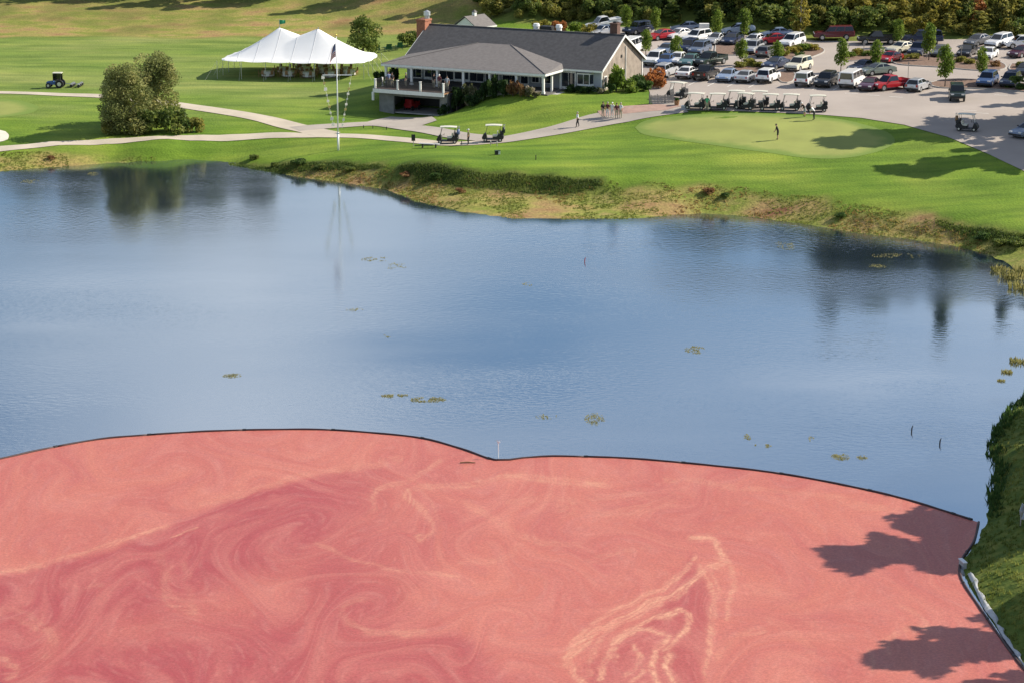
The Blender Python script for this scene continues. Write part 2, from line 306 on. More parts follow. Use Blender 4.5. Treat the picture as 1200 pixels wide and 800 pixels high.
def height(X, Y):
    sh = X.shape; x = X.ravel(); y = Y.ravel(); z = np.full(x.shape, RW[-1])
    for i in range(NC): z += RW[i] * np.hypot(x - ctrl[i, 0], y - ctrl[i, 1])
    z = np.clip(z, 0.12, 24)
    far = np.maximum(np.maximum(np.abs(x) - 180, y - 560), 0); z = z + (10 - z) * sstep(0, 300, far)
    d = sdist(x, y, pond)
    und = (fbm(x / 14, y / 22, 3, 3) - .44) * 0.5 * sstep(-6, -22, d) * (1 - sstep(40, 60, np.abs(x - 45)) * 0)
    lot = inside(x, y, LOT_ROUGH)
    z = z + np.where(lot, 0, und)
    rough = (fbm(x / 1.7, y / 1.7, 9, 3) - .44) * 0.35 * sstep(-.3, -2, d) * sstep(-16, -9, d) * sstep(2.6, 1.2, z)
    z = z + np.where(lot, 0, rough)
    edge = sstep(0, -1.6, d)
    zin = -1.2 * sstep(0, 6, d) - 0.05
    return np.where(d > 0, zin, 0.02 + (z - 0.02) * (0.25 + 0.75 * edge)).reshape(sh)
LOT_ROUGH = [at(x, y, 5)[:2] for x, y in ((735, 128), (1010, 138), (1230, 205), (1500, 300), (1500, 40), (1000, 38), (680, 22), (690, 60))]
LOT_ROUGH = LOT_ROUGH + [bl(-30, 14), bl(-30, -8), bl(0, -3)]
GX = np.arange(-130, 131, 1.0); GY = np.arange(50, 561, 1.0)
xs = np.concatenate([[-3000, -1500, -800, -450, -280, -190, -150], GX, [150, 190, 280, 450, 800, 1500, 3000]])
ys = np.concatenate([[-2500, -1000, -400, -150, -50, 10, 35], GY, [600, 680, 800, 1100, 1700, 3500]])
XX, YY = np.meshgrid(xs, ys); ZZ = height(XX, YY)
GZ = ZZ[7:7 + len(GY), 7:7 + len(GX)]
def T(x, y):
    fx = np.clip((np.asarray(x, float) - GX[0]), 0, len(GX) - 1.001); fy = np.clip((np.asarray(y, float) - GY[0]), 0, len(GY) - 1.001)
    i = fx.astype(int); j = fy.astype(int); a = fx - i; b = fy - j
    return GZ[j, i] * (1 - a) * (1 - b) + GZ[j, i + 1] * a * (1 - b) + GZ[j + 1, i] * (1 - a) * b + GZ[j + 1, i + 1] * a * b
_t = np.linspace(60, 640, 1500)
def hit(px, py):                                      # where the sight line through a pixel meets the ground
    d = ray(px, py); d = d / d[1]; z = CAM_H + d[2] * _t; g = np.maximum(T(d[0] * _t, _t), 0.0)
    k = np.argmax(z < g)
    if k == 0: k = len(_t) - 1
    a = (z[k - 1] - g[k - 1]) / max(1e-6, (z[k - 1] - g[k - 1]) - (z[k] - g[k])); t = _t[k - 1] + a * (_t[k] - _t[k - 1])
    x, y = d[0] * t, t
    return np.array([x, y, max(float(T(x, y)), 0.0)])
def hxy(px, py): return hit(px, py)[:2]
def gz(x, y, off=0.0): return float(T(x, y)) + off

# colours of the land: which grass grows where (r = mown, g = marsh bank, b = rough hill / litter)
lawn_poly = [at(x, y, z)[:2] for x, y, z in LAWN_EDGE] + [np.array(p, float) for p in ((110, 250), (300, 260), (300, 330), (-300, 345), (-300, 240))]
dl = sdist(XX, YY, lawn_poly); nz = fbm(XX / 5, YY / 5, 31, 4) - .47
mown = sstep(-1.2, 1.2, dl + nz * 5)
hill = sstep(345, 392, YY + nz * 70 - XX * 0.05)
woods = inside(XX, YY, [at(x, y, 6)[:2] for x, y in ((560, 27), (600, 30), (660, 33), (690, 33), (760, 36), (860, 44), (1000, 53), (1340, 60))] + [np.array((300, 310.)), np.array((300, 900.)), np.array((20, 900.))]).astype(float)
hill = np.maximum(hill, woods * 0.75)
nearbank = sstep(205, 190, YY) * sstep(0, 4, XX - 10)
mown = mown * (1 - hill)
marsh = (1 - mown) * (1 - hill) * (1 - nearbank)
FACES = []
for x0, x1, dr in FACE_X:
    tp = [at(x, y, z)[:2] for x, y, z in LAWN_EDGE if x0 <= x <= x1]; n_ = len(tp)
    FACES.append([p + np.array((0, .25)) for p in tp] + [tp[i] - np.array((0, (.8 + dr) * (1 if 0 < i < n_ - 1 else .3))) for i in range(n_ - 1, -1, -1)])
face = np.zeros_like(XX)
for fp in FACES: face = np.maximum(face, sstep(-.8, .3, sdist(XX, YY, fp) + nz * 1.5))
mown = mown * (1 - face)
fair = sstep(262, 300, YY + nz * 25) * sstep(-14, -26, XX + (YY - 280) * -.12)
V = np.stack([XX, YY, ZZ], -1).reshape(-1, 3); ny, nx = XX.shape
idx = np.arange(ny * nx).reshape(ny, nx)
F = np.stack([idx[:-1, :-1], idx[:-1, 1:], idx[1:, 1:], idx[1:, :-1]], -1).reshape(-1, 4)

def ground_material():
    m, nt, b = nodes_of('ground'); pset(b, rough=.9, spec=.15); N = nt.nodes.new; K = nt.links.new
    geo = N('ShaderNodeNewGeometry'); att = N('ShaderNodeAttribute'); att.attribute_name = 'kindof'
    sep = N('ShaderNodeSeparateXYZ'); K(att.outputs['Vector'], sep.inputs[0])
    def noise(scale, det=5, sc=(1, 1, 1), rot=0):
        mp = N('ShaderNodeMapping'); mp.inputs['Scale'].default_value = sc; mp.inputs['Rotation'].default_value = (0, 0, rot); K(geo.outputs['Position'], mp.inputs[0])
        n = N('ShaderNodeTexNoise'); n.inputs['Scale'].default_value = scale; n.inputs['Detail'].default_value = det; K(mp.outputs[0], n.inputs['Vector']); return n.outputs['Fac']
    def ramp(fac, stops):
        r = N('ShaderNodeValToRGB'); e = r.color_ramp.elements; e[0].position, e[0].color = stops[0][0], (*stops[0][1], 1); e[1].position, e[1].color = stops[-1][0], (*stops[-1][1], 1)
        for p, c in stops[1:-1]: k = e.new(p); k.color = (*c, 1)
        K(fac, r.inputs[0]); return r.outputs[0]
    def mix(f, a, c, mode='MIX'):
        x = N('ShaderNodeMixRGB'); x.blend_type = mode
        if isinstance(f, float): x.inputs[0].default_value = f
        else: K(f, x.inputs[0])
        K(a, x.inputs[1]); K(c, x.inputs[2]); return x.outputs[0]
    lawn = ramp(noise(.10, 6, (1, .6, 1)), [(.30, (.088, .168, .015)), (.5, (.126, .208, .021)), (.70, (.178, .240, .034))])
    a4 = N('ShaderNodeAttribute'); a4.attribute_name = 'fair'
    fairc = ramp(noise(.09, 6, (.5, 1, 1)), [(.3, (.125, .198, .036)), (.5, (.168, .228, .052)), (.7, (.215, .248, .076))]); lawn = mix(a4.outputs['Fac'], lawn, fairc)
    stripe = ramp(noise(.55, 3, (.12, 1, 1), .25), [(.36, (.76, .80, .76)), (.5, (1, 1, 1)), (.64, (1.24, 1.18, 1.10))])
    lawn = mix(.8, lawn, stripe, 'MULTIPLY')
    lawn = mix(.75, lawn, ramp(noise(.33, 7, (.45, 1, 1), -.2), [(.32, (.74, .80, .70)), (.5, (1, 1, 1)), (.68, (1.28, 1.16, 1.15))]), 'MULTIPLY')
    fine = ramp(noise(5, 6), [(.3, (.72, .74, .7)), (.7, (1.22, 1.2, 1.2))]); lawn = mix(.7, lawn, fine, 'MULTIPLY')
    marshc = ramp(noise(.28, 6, (.6, 1, 1)), [(.25, (.23, .11, .06)), (.38, (.31, .21, .095)), (.50, (.29, .25, .08)), (.62, (.18, .215, .04)), (.76, (.34, .26, .11))])
    marshc = mix(.8, marshc, ramp(noise(3.5, 5), [(.3, (.62, .62, .6)), (.7, (1.3, 1.3, 1.2))]), 'MULTIPLY')
    hillc = ramp(noise(.12, 6, (.5, 1, 1)), [(.3, (.125, .150, .034)), (.5, (.160, .178, .044)), (.7, (.20, .19, .06))])
    hillc = mix(.8, hillc, ramp(noise(2.0, 5), [(.3, (.65, .65, .6)), (.7, (1.25, 1.2, 1.2))]), 'MULTIPLY')
    near = ramp(noise(1.1, 6), [(.3, (.05, .085, .014)), (.5, (.095, .13, .022)), (.7, (.16, .165, .035))])
    c = mix(sep.outputs[1], near, marshc); c = mix(sep.outputs[2], c, hillc); c = mix(sep.outputs[0], c, lawn)
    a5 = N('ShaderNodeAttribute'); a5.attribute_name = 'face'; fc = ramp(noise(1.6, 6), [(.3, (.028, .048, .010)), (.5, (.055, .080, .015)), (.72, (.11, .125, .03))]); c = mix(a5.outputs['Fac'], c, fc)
    K(c, b.inputs['Base Color'])
    bp = N('ShaderNodeBump'); bp.inputs['Strength'].default_value = .6; bp.inputs['Distance'].default_value = .12; K(noise(4, 6), bp.inputs['Height']); K(bp.outputs[0], b.inputs['Normal'])
    return m
gm = ground_material()
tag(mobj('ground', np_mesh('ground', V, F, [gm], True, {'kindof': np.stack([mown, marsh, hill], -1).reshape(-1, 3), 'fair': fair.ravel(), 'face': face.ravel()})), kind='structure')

def sheet(name, poly, off, mat, kind='structure', step=1.6, parent=None, smooth=True, curve=False):
    if curve: poly = spline(list(poly) + [poly[0]], .8)[:-1]
    P = dens([tuple(p[:2]) for p in poly] + [tuple(poly[0][:2])], 0.8)[:-1]
    P = [np.array(p) for p in P]; xs_ = [p[0] for p in P]; ys_ = [p[1] for p in P]
    gx, gy = np.meshgrid(np.arange(min(xs_), max(xs_), step), np.arange(min(ys_), max(ys_), step)); gx = gx.ravel(); gy = gy.ravel()
    ok = sdist(gx, gy, P) > step * .35
    pts = [Vector((p[0], p[1])) for p in P] + [Vector((x, y)) for x, y in zip(gx[ok], gy[ok])]
    v2, e2, f2, *_ = delaunay_2d_cdt(pts, [], [list(range(len(P)))], 1, 1e-4)
    vs = [(v.x, v.y, gz(v.x, v.y, off)) for v in v2]
    me = bpy.data.meshes.new(name); me.from_pydata(vs, [], [tuple(f) for f in f2]); me.materials.append(mat)
    if curve:
        ea = me.attributes.new('edge', 'FLOAT', 'POINT'); ex_, ey_ = np.array([v[0] for v in vs]), np.array([v[1] for v in vs]); ea.data.foreach_set('value', np.clip(sdist(ex_, ey_, P) / 3.2, 0, 1).astype(np.float32))
    me.polygons.foreach_set('use_smooth', [smooth] * len(me.polygons)); me.update()
    o = mobj(name, me, parent); return tag(o, kind=kind) if parent is None else o
def strip(name, px, w, off, mat, w1=None):
    pts = spline([hxy(x, y) for x, y in px], 0.8); n = len(pts); vs = []; fs = []
    for i, p in enumerate(pts):
        d = pts[min(i + 1, n - 1)] - pts[max(i - 1, 0)]; d = d / np.linalg.norm(d); nn = np.array([-d[1], d[0]]); ww = (w + ((w1 or w) - w) * i / n) * (1 + .08 * (vnoise(i * .12, w * 7) - .5))
        for k in range(5):
            q = p + nn * ww * (k / 4 - .5); vs.append((q[0], q[1], gz(q[0], q[1], off)))
    for i in range(n - 1):
        for k in range(4): fs.append((i * 5 + k, (i + 1) * 5 + k, (i + 1) * 5 + k + 1, i * 5 + k + 1))
    me = bpy.data.meshes.new(name); me.from_pydata(vs, [], fs); me.materials.append(mat); me.polygons.foreach_set('use_smooth', [True] * len(fs)); me.update()
    return tag(mobj(name, me), kind='structure')
plain('path', (.47, .41, .325), .9, .12, .35, .3, 12); plain('drive', (.35, .31, .27), .9, .14, .3, .3, 12); plain('asphalt', (.335, .290, .258), .9, .13, .12, .3, 10)
plain('sand', (.66, .60, .50), .9, .06, 1); plain('line_paint', (.62, .60, .56), .8, .2, 3); plain('green_turf', (.235, .265, .055), .9, .10, .25, .2, 12); plain('brick_walk', (.36, .235, .19), .85, .15, 1.5)
def edged(name, inner, outer):                           # turf that passes into the surrounding lawn over its outer metres
    nt = M(name).node_tree; b = nt.nodes['Principled BSDF']; src = b.inputs['Base Color'].links[0].from_socket; N = nt.nodes.new
    at_ = N('ShaderNodeAttribute'); at_.attribute_name = 'edge'; no = N('ShaderNodeTexNoise'); no.inputs['Scale'].default_value = .5; no.inputs['Detail'].default_value = 5; geo = N('ShaderNodeNewGeometry'); nt.links.new(geo.outputs['Position'], no.inputs['Vector'])
    ad = N('ShaderNodeMath'); ad.operation = 'MULTIPLY_ADD'; nt.links.new(no.outputs['Fac'], ad.inputs[0]); ad.inputs[1].default_value = .8; ad.inputs[2].default_value = -.4; su = N('ShaderNodeMath'); su.operation = 'ADD'; su.use_clamp = True; nt.links.new(at_.outputs['Fac'], su.inputs[0]); nt.links.new(ad.outputs[0], su.inputs[1])
    mr = N('ShaderNodeMapRange'); mr.interpolation_type = 'SMOOTHSTEP'; mr.inputs['From Min'].default_value = .12; mr.inputs['From Max'].default_value = .75; nt.links.new(su.outputs[0], mr.inputs['Value'])
    mx = N('ShaderNodeMixRGB'); mx.inputs[1].default_value = (*outer, 1); nt.links.new(src, mx.inputs[2]); nt.links.new(mr.outputs[0], mx.inputs[0]); nt.links.new(mx.outputs[0], b.inputs['Base Color'])
edged('green_turf', None, (.132, .205, .022))
strip('cart_path', [(-60, 178), (0, 175), (60, 169), (150, 165), (230, 162), (300, 160), (350, 159), (420, 160), (480, 165), (520, 169), (560, 168), (600, 163)], 1.9, .05, M('path'), 2.8)
strip('cart_path', [(570, 167), (600, 163), (650, 154), (700, 143), (740, 135), (800, 127)], 3.4, .06, M('drive'), 4.6)
strip('cart_path', [(-60, 108), (0, 109), (60, 111), (130, 114), (200, 122), (260, 131), (310, 140), (345, 149), (385, 158)], 1.8, .055, M('path'), 3.6)
strip('driveway', [(345, 152), (395, 148), (445, 146), (495, 152), (540, 160), (585, 164)], 3.2, .065, M('drive'), 3.2)
sheet('driveway', [hxy(*p) for p in ((418, 147), (436, 142), (458, 137.5), (506, 137.5), (512, 142), (490, 149), (455, 149))], .072, M('drive'))
plain('fringe_turf', (.112, .178, .019), .9, .25, .4, .3, 12)
sheet('putting_green', [hxy(*p) for p in ((744, 150), (756, 142), (800, 136), (870, 133), (940, 136), (990, 141), (1026, 150), (1046, 160), (1046, 170), (1022, 180), (985, 186), (940, 185), (890, 178), (840, 171), (790, 164), (755, 158))], .02, M('green_turf'), curve=True)
sheet('putting_green', [hxy(*p) for p in ((-80, 114), (0, 116), (30, 120), (45, 127), (20, 136), (-80, 142))], .02, M('green_turf'), curve=True)
sheet('sand_bunker', [hxy(*p) for p in ((-30, 154), (0, 153), (9, 157), (10, 162), (4, 166), (-30, 168))], .05, M('sand'), step=.8, curve=True)
sheet('walkway', [hxy(*p) for p in ((700, 131), (722, 126), (770, 123), (800, 125), (780, 130), (735, 134), (705, 137))], .075, M('brick_walk'))
LOT = [hxy(*p) for p in ((765, 126), (800, 130), (960, 135), (1010, 139), (1060, 147), (1110, 161), (1160, 182), (1200, 201), (1290, 240), (1330, 130), (1330, 52), (1200, 46), (1100, 47), (1010, 49), (950, 48), (900, 46), (860, 40), (800, 37), (740, 33), (690, 32), (688, 42), (745, 62), (758, 98))]
sheet('parking_lot', LOT, .05, M('asphalt'), step=2.5)
def island(px, cat_mat='mulch', h=.13):
    P = [np.array(p) for p in spline([hxy(*p) for p in px] + [hxy(*px[0])], 1.0)[:-1]]; n = len(P); c = sum(P) / n
    o = sheet('planting_island', [c + (p - c) * (1 - .15 / max(.5, np.linalg.norm(p - c))) for p in P], .05 + h - .03, M(cat_mat), step=1.2)
    mb = MB(); vs = []; fs = []
    for p in P:
        d = (p - c) / np.linalg.norm(p - c)
        for r, z in ((.0, -.05), (.0, h), (-.17, h), (-.17, 0)):
            q = p + d * r; vs.append((q[0], q[1], gz(p[0], p[1], .05 + z)))
    for i in range(n):
        for k in range(3): a, b = i * 4 + k, ((i + 1) % n) * 4 + k; fs.append((a, b, b + 1, a + 1))
    mb.add(vs, fs); mb.build('kerb', M('kerb'), o)
    return o
island([(913, 86), (926, 84), (932, 89), (928, 97), (917, 98), (911, 92)])
island([(838, 53), (862, 51), (895, 58), (905, 67), (898, 69), (868, 66), (840, 65)])
island([(908, 70), (918, 58), (945, 54), (962, 57), (966, 62), (950, 69), (925, 75)])
island([(985, 67), (1000, 61), (1030, 60), (1042, 66), (1040, 74), (1010, 72), (990, 73)])
island([(1045, 66), (1080, 66), (1130, 68), (1172, 74), (1178, 82), (1150, 84), (1100, 80), (1050, 76)])
island([(1185, 76), (1215, 76), (1220, 86), (1195, 88), (1182, 82)])
island([(1086, 99), (1110, 94), (1150, 95), (1200, 99), (1240, 104), (1240, 112), (1190, 108), (1140, 105), (1100, 104)])
island([(858, 80), (875, 74), (895, 76), (900, 83), (885, 88), (862, 87)])
mk = MB()
for x0 in (806, 829, 852, 877, 952, 976, 1005, 1030, 1062):
    a = hxy(x0, 101 + (x0 - 800) * .033); 
    for o_, l_ in ((0, 4.2),):
        d = np.array([.36, .93]); n_ = np.array([.93, -.36]) * .06; q = a + d * l_
        mk.add([(p[0], p[1], gz(p[0], p[1], .062)) for p in (a - n_, a + n_, q + n_, q - n_)], [(0, 1, 2, 3)])
for x0, y0 in ((1015, 112), (1042, 114), (1128, 130), (1142, 133), (990, 110), (1165, 112)):
    a = hxy(x0, y0); d = np.array([.93, -.36]); n_ = np.array([.36, .93]) * .09; q = a + d * 1.6
    mk.add([(p[0], p[1], gz(p[0], p[1], .062)) for p in (a - n_, q - n_, q + n_, a + n_)], [(0, 1, 2, 3)])
tag(mk.build('parking_markings', M('line_paint')), kind='structure')

# ------------------------------------------------------------------ pond water and floating cranberries
def water_material():
    m, nt, b = nodes_of('pond_water'); N = nt.nodes.new; K = nt.links.new
    pset(b, col=(.012, .022, .040), rough=.05, ior=9.0, spec=.5)
    b.inputs['Specular Tint'].default_value = (.94, .98, 1.0, 1)
    geo = N('ShaderNodeNewGeometry')
    def noise(scale, det, sc, rot):
        mp = N('ShaderNodeMapping'); mp.inputs['Scale'].default_value = sc; mp.inputs['Rotation'].default_value = (0, 0, rot); K(geo.outputs['Position'], mp.inputs[0])
        n = N('ShaderNodeTexNoise'); n.inputs['Scale'].default_value = scale; n.inputs['Detail'].default_value = det; K(mp.outputs[0], n.inputs['Vector']); return n.outputs['Fac']
    b1 = N('ShaderNodeBump'); b1.inputs['Distance'].default_value = .02; K(noise(2.6, 3, (.6, 1, 1), .5), b1.inputs['Height'])
    b2 = N('ShaderNodeBump'); b2.inputs['Distance'].default_value = .012; b2.inputs['Strength'].default_value = .3; K(noise(.5, 2, (1, 1, 1), -.3), b2.inputs['Height'])
    rp = N('ShaderNodeMapRange'); rp.inputs['From Min'].default_value = .38; rp.inputs['From Max'].default_value = .66; rp.inputs['To Min'].default_value = .04; rp.inputs['To Max'].default_value = .9
    K(noise(.045, 4, (.6, 1.4, 1), .15), rp.inputs['Value']); K(rp.outputs[0], b1.inputs['Strength'])
    rr = N('ShaderNodeMapRange'); rr.inputs['From Min'].default_value = .35; rr.inputs['From Max'].default_value = .7; rr.inputs['To Min'].default_value = .05; rr.inputs['To Max'].default_value = .16; K(noise(.03, 5, (.4, 1.6, 1), .1), rr.inputs['Value']); K(rr.outputs[0], b.inputs['Roughness'])
    K(b2.outputs[0], b1.inputs['Normal']); K(b1.outputs[0], b.inputs['Normal'])
    return m
wm = water_material()
tag(mobj('pond_water', np_mesh('pond_water', [(-135, 52, 0), (95, 52, 0), (95, 300, 0), (-135, 300, 0)], [(0, 1, 2, 3)], [wm])), kind='structure')

BOOM = [(-140, 566), (-60, 549), (0, 537), (55, 525), (117, 514), (175, 509), (240, 505), (310, 503), (380, 503), (440, 507), (495, 513), (540, 525), (581, 538.5), (612, 536), (647, 534), (700, 535), (745, 537), (825, 544), (905, 553), (980, 566), (1060, 584), (1147, 611)]
boom_w = [at(x, y, .06)[:2] for x, y in BOOM]
BOOM_R = [(1147, 611), (1141, 634), (1126, 657), (1127, 678), (1150, 714), (1180, 757), (1206, 791), (1260, 856)]
boom_r = [at(x, y, .06)[:2] for x, y in BOOM_R]
berry_poly = spline(boom_w, 1.2) + spline(boom_r, 1.2) + [np.array(p, float) for p in ((25, 83), (18, 70), (-60, 66), (-75, 100))]
def cranberries():
    st = 0.125; bx = np.arange(-34, 36, st); by = np.arange(92, 160, st * 1.3)
    X, Y = np.meshgrid(bx, by)
    def w2(pts): return [np.array(at(x, y)[:2]) * (1, .4) for x, y in pts]
    wx = X + (fbm(X / 2.2, Y / 4.5, 5, 4) - .47) * 1.0 + (fbm(X / .5, Y / 1.0, 12, 2) - .37) * .28
    wy = Y * .4 + (fbm(X / 2.2 + 9, Y / 4.5, 6, 4) - .47) * .9 + (fbm(X / .5 + 3, Y / 1.0, 13, 2) - .37) * .22
    pale = np.zeros_like(X)
    bn = fbm(X / 1.6 + 4, Y / 3.6, 44, 3); bn2 = fbm(X / 1.1, Y / 2.3, 40, 3)
    def streak(pts, w, a, rag=.75):
        nonlocal pale
        P = spline(w2(pts), .25); PA = np.array(P); mk_ = (wx > PA[:, 0].min() - 1) & (wx < PA[:, 0].max() + 1) & (wy > PA[:, 1].min() - 1) & (wy < PA[:, 1].max() + 1); d = np.full(X.shape, 9.0); d[mk_] = seg_dist(wx[mk_], wy[mk_], P)
        br = .35 + .65 * sstep(.25, .55, bn2)
        k = np.exp(-(d / (w * 1.15)) ** 2) * a * .85 * (1 - rag + rag * br) * (.42 + .58 * (.5 + .5 * np.cos(d / w * 5.5 + 7 * bn))) ; pale = np.maximum(pale, np.minimum(k, 1))
    streak([(0, 673), (60, 658), (110, 640), (150, 630), (195, 619)], .16, .6); streak([(140, 633), (170, 624), (195, 619)], .12, 1); streak([(205, 631), (225, 621)], .09, .8)
    streak([(240, 590), (300, 576), (350, 559), (420, 548), (470, 540)], .22, .4)
    streak([(100, 686), (122, 681)], .1, .5); streak([(0, 716), (30, 722), (60, 745), (55, 765)], .3, .4); streak([(0, 775), (20, 782), (10, 795)], .16, .6)
    streak([(190, 655), (190, 680), (200, 700), (225, 715)], .35, .4); streak([(215, 660), (220, 690), (228, 716)], .2, .4)
    streak([(370, 640), (405, 655), (450, 668), (500, 674), (540, 677)], .12, .6); streak([(430, 699), (405, 705), (402, 718), (415, 732), (450, 745), (490, 743)], .16, .65)
    streak([(520, 537), (490, 557), (450, 571), (437, 585), (440, 598)], .22, .6); streak([(480, 573), (478, 585), (495, 600), (512, 615), (505, 625), (490, 630)], .22, .85); streak([(490, 570), (510, 595), (520, 612)], .1, .5)
    streak([(490, 572), (560, 566), (600, 558), (660, 562), (710, 565)], .28, .7); streak([(550, 590), (590, 610), (620, 632), (680, 640)], .22, .45); streak([(600, 585), (680, 585), (740, 578), (790, 590)], .3, .3)
    streak([(690, 660), (720, 648), (760, 642)], .2, .3); streak([(540, 660), (590, 655), (610, 640)], .18, .3)
    # the looping swirl at the lower right
    rag0 = .6
    streak([(812, 628), (838, 630), (848, 655), (830, 668), (795, 690), (755, 712), (720, 732), (690, 748), (671, 765), (668, 778), (680, 798), (690, 815)], .17, 1.30, rag0)
    streak([(820, 650), (790, 678), (760, 697), (725, 716), (695, 735), (672, 755), (668, 775)], .11, 1.04, rag0); streak([(826, 662), (800, 692), (760, 716), (715, 742), (690, 765), (690, 790)], .1, 0.78, rag0)
    streak([(700, 795), (700, 775), (720, 755), (755, 733), (780, 718), (800, 715), (806, 728), (790, 750), (783, 770), (788, 800)], .14, 1.23, rag0)
    streak([(695, 780), (715, 758), (745, 738), (780, 722)], .1, 0.91, rag0); streak([(715, 768), (735, 750), (760, 742), (782, 744), (775, 765), (768, 785), (772, 810)], .14, 1.30, rag0)
    streak([(736, 790), (750, 782), (752, 770), (747, 762)], .12, 1.04, rag0); streak([(745, 800), (758, 790), (755, 772)], .1, 0.91, rag0); streak([(803, 722), (800, 735), (787, 755)], .12, 1.04, rag0)
    streak([(846, 640), (853, 660), (858, 690), (852, 715), (848, 726)], .11, 0.98, rag0); streak([(830, 672), (837, 700), (832, 725), (828, 750), (825, 790)], .12, 0.91, rag0); streak([(838, 668), (842, 690), (835, 715)], .09, 0.65, rag0)
    streak([(905, 725), (925, 740), (945, 760)], .2, .25); streak([(830, 775), (850, 755), (885, 740), (900, 735)], .16, .4); streak([(1040, 765), (1038, 755), (1055, 745), (1085, 735)], .16, .5); streak([(1018, 785), (1020, 768)], .12, .5); streak([(1060, 715), (1085, 730), (1085, 742)], .14, .4)
    streak([(780, 561), (860, 572), (940, 580), (1010, 592), (1060, 600)], .22, .45); streak([(640, 595), (720, 600), (800, 580)], .4, .25); streak([(880, 690), (920, 700), (950, 730)], .4, .2)
    edge = [(-80, 690), (0, 674), (60, 658), (130, 640), (200, 615), (270, 585), (340, 565), (420, 548), (480, 540), (540, 548), (600, 575)]
    reg = [np.array(at(x, y)[:2]) * (1, .4) for x, y in edge + [(560, 640), (480, 700), (560, 760), (600, 830), (-80, 900)]]
    ds = sdist(wx, wy, reg); crim = sstep(-.25, .5, ds) * sstep(6.5, 1.0, np.abs(ds - 1.5) - 1.0)
    crim = crim * (1 - .85 * sstep(-15, -2.5, X + 5 * (fbm(X / 5, Y / 9, 66, 3) - .45)))
    big = fbm(X / 6 + 2, Y / 13 + 4, 21, 4); crim = np.clip(crim * (.72 + 1.1 * (big - .25)) + .25 * sstep(.45, .7, fbm(X / 9, Y / 20, 8, 3)), 0, 1)
    dk = [np.array(at(x, y)[:2]) * (1, .4) for x, y in ((330, 760), (420, 745), (540, 745), (590, 780), (600, 820), (330, 830))]
    crim = np.maximum(crim, .8 * sstep(-.4, .6, sdist(wx, wy, dk)))
    inn = [np.array(at(x, y)[:2]) * (1, .4) for x, y in ((812, 640), (840, 700), (820, 810), (690, 810), (680, 775), (760, 725))]
    crim = np.maximum(crim, .7 * sstep(-.2, .5, sdist(wx, wy, inn)))
    # marbling: the berry colours are carried along a slow swirling current
    def psi(x, y): return 7.5 * fbm(x / 11 + 3.1, y / 24 + 1.7, 91, 2) + 2.6 * fbm(x / 5.5 + 8, y / 12, 93, 2)
    ax_, ay_ = X.copy(), Y * .45; e_ = .12
    for _ in range(34):
        vx = (psi(ax_, (ay_ + e_) / .45) - psi(ax_, (ay_ - e_) / .45)) / (2 * e_); vy = -(psi(ax_ + e_, ay_ / .45) - psi(ax_ - e_, ay_ / .45)) / (2 * e_)
        ax_ = ax_ + vx * .34; ay_ = ay_ + vy * .34
    flow = np.stack([ax_, ay_, 0 * X], -1)
    ok = sdist(X, Y, berry_poly) > 0.02
    zz = .035 + (fbm(X / .35, Y / .35, 55, 2) - .37) * .012
    V = np.stack([X, Y, zz], -1).reshape(-1, 3); n1, n2 = X.shape; ix = np.arange(n1 * n2).reshape(n1, n2)
    q = ok[:-1, :-1] | ok[:-1, 1:] | ok[1:, 1:] | ok[1:, :-1]
    # pull the vertices outside onto the boom line so the edge is clean
    B = np.array(dens(berry_poly + [berry_poly[0]], .15)); bad = np.where((~ok).ravel())[0]
    need = np.zeros(ok.shape, bool); need[:-1, :-1] |= q; need[:-1, 1:] |= q; need[1:, 1:] |= q; need[1:, :-1] |= q
    for i in bad:
        if need.flat[i]:
            d = np.hypot(B[:, 0] - V[i, 0], B[:, 1] - V[i, 1]); V[i, :2] = B[np.argmin(d)]
    Fq = np.stack([ix[:-1, :-1], ix[:-1, 1:], ix[1:, 1:], ix[1:, :-1]], -1)[q]
    used = np.unique(Fq); re = np.zeros(V.shape[0], int); re[used] = np.arange(len(used))
    m, nt, b = nodes_of('cranberries'); pset(b, rough=.5, spec=.35); N = nt.nodes.new; K = nt.links.new
    geo = N('ShaderNodeNewGeometry'); a1 = N('ShaderNodeAttribute'); a1.attribute_name = 'pale'; a2 = N('ShaderNodeAttribute'); a2.attribute_name = 'crim'; a3 = N('ShaderNodeAttribute'); a3.attribute_name = 'flow'
    def noise(src, scale, det, sc=(1, 1, 1), dist=0):
        mp = N('ShaderNodeMapping'); mp.inputs['Scale'].default_value = sc; K(src, mp.inputs[0]); n = N('ShaderNodeTexNoise'); n.inputs['Scale'].default_value = scale; n.inputs['Detail'].default_value = det; n.inputs['Distortion'].default_value = dist; K(mp.outputs[0], n.inputs['Vector']); return n.outputs['Fac']
    def mapr(f, a, c, d, e):
        r = N('ShaderNodeMapRange'); r.inputs['From Min'].default_value = a; r.inputs['From Max'].default_value = c; r.inputs['To Min'].default_value = d; r.inputs['To Max'].default_value = e; K(f, r.inputs['Value']); return r.outputs[0]
    def mix(f, c1, c2, mode='MIX'):
        x = N('ShaderNodeMixRGB'); x.blend_type = mode
        if isinstance(f, float): x.inputs[0].default_value = f
        else: K(f, x.inputs[0])
        for c, s in ((c1, 1), (c2, 2)):
            if isinstance(c, tuple): x.inputs[s].default_value = (*c, 1)
            else: K(c, x.inputs[s])
        return x.outputs[0]
    base = mix(a2.outputs['Fac'], (.462, .146, .106), (.325, .058, .062))
    fv = a3.outputs['Vector']
    base = mix(mapr(noise(fv, .20, 4), .36, .62, 0, .48), base, (.365, .080, .078)); base = mix(mapr(noise(fv, .42, 7), .44, .68, 0, .40), base, (.52, .20, .155))
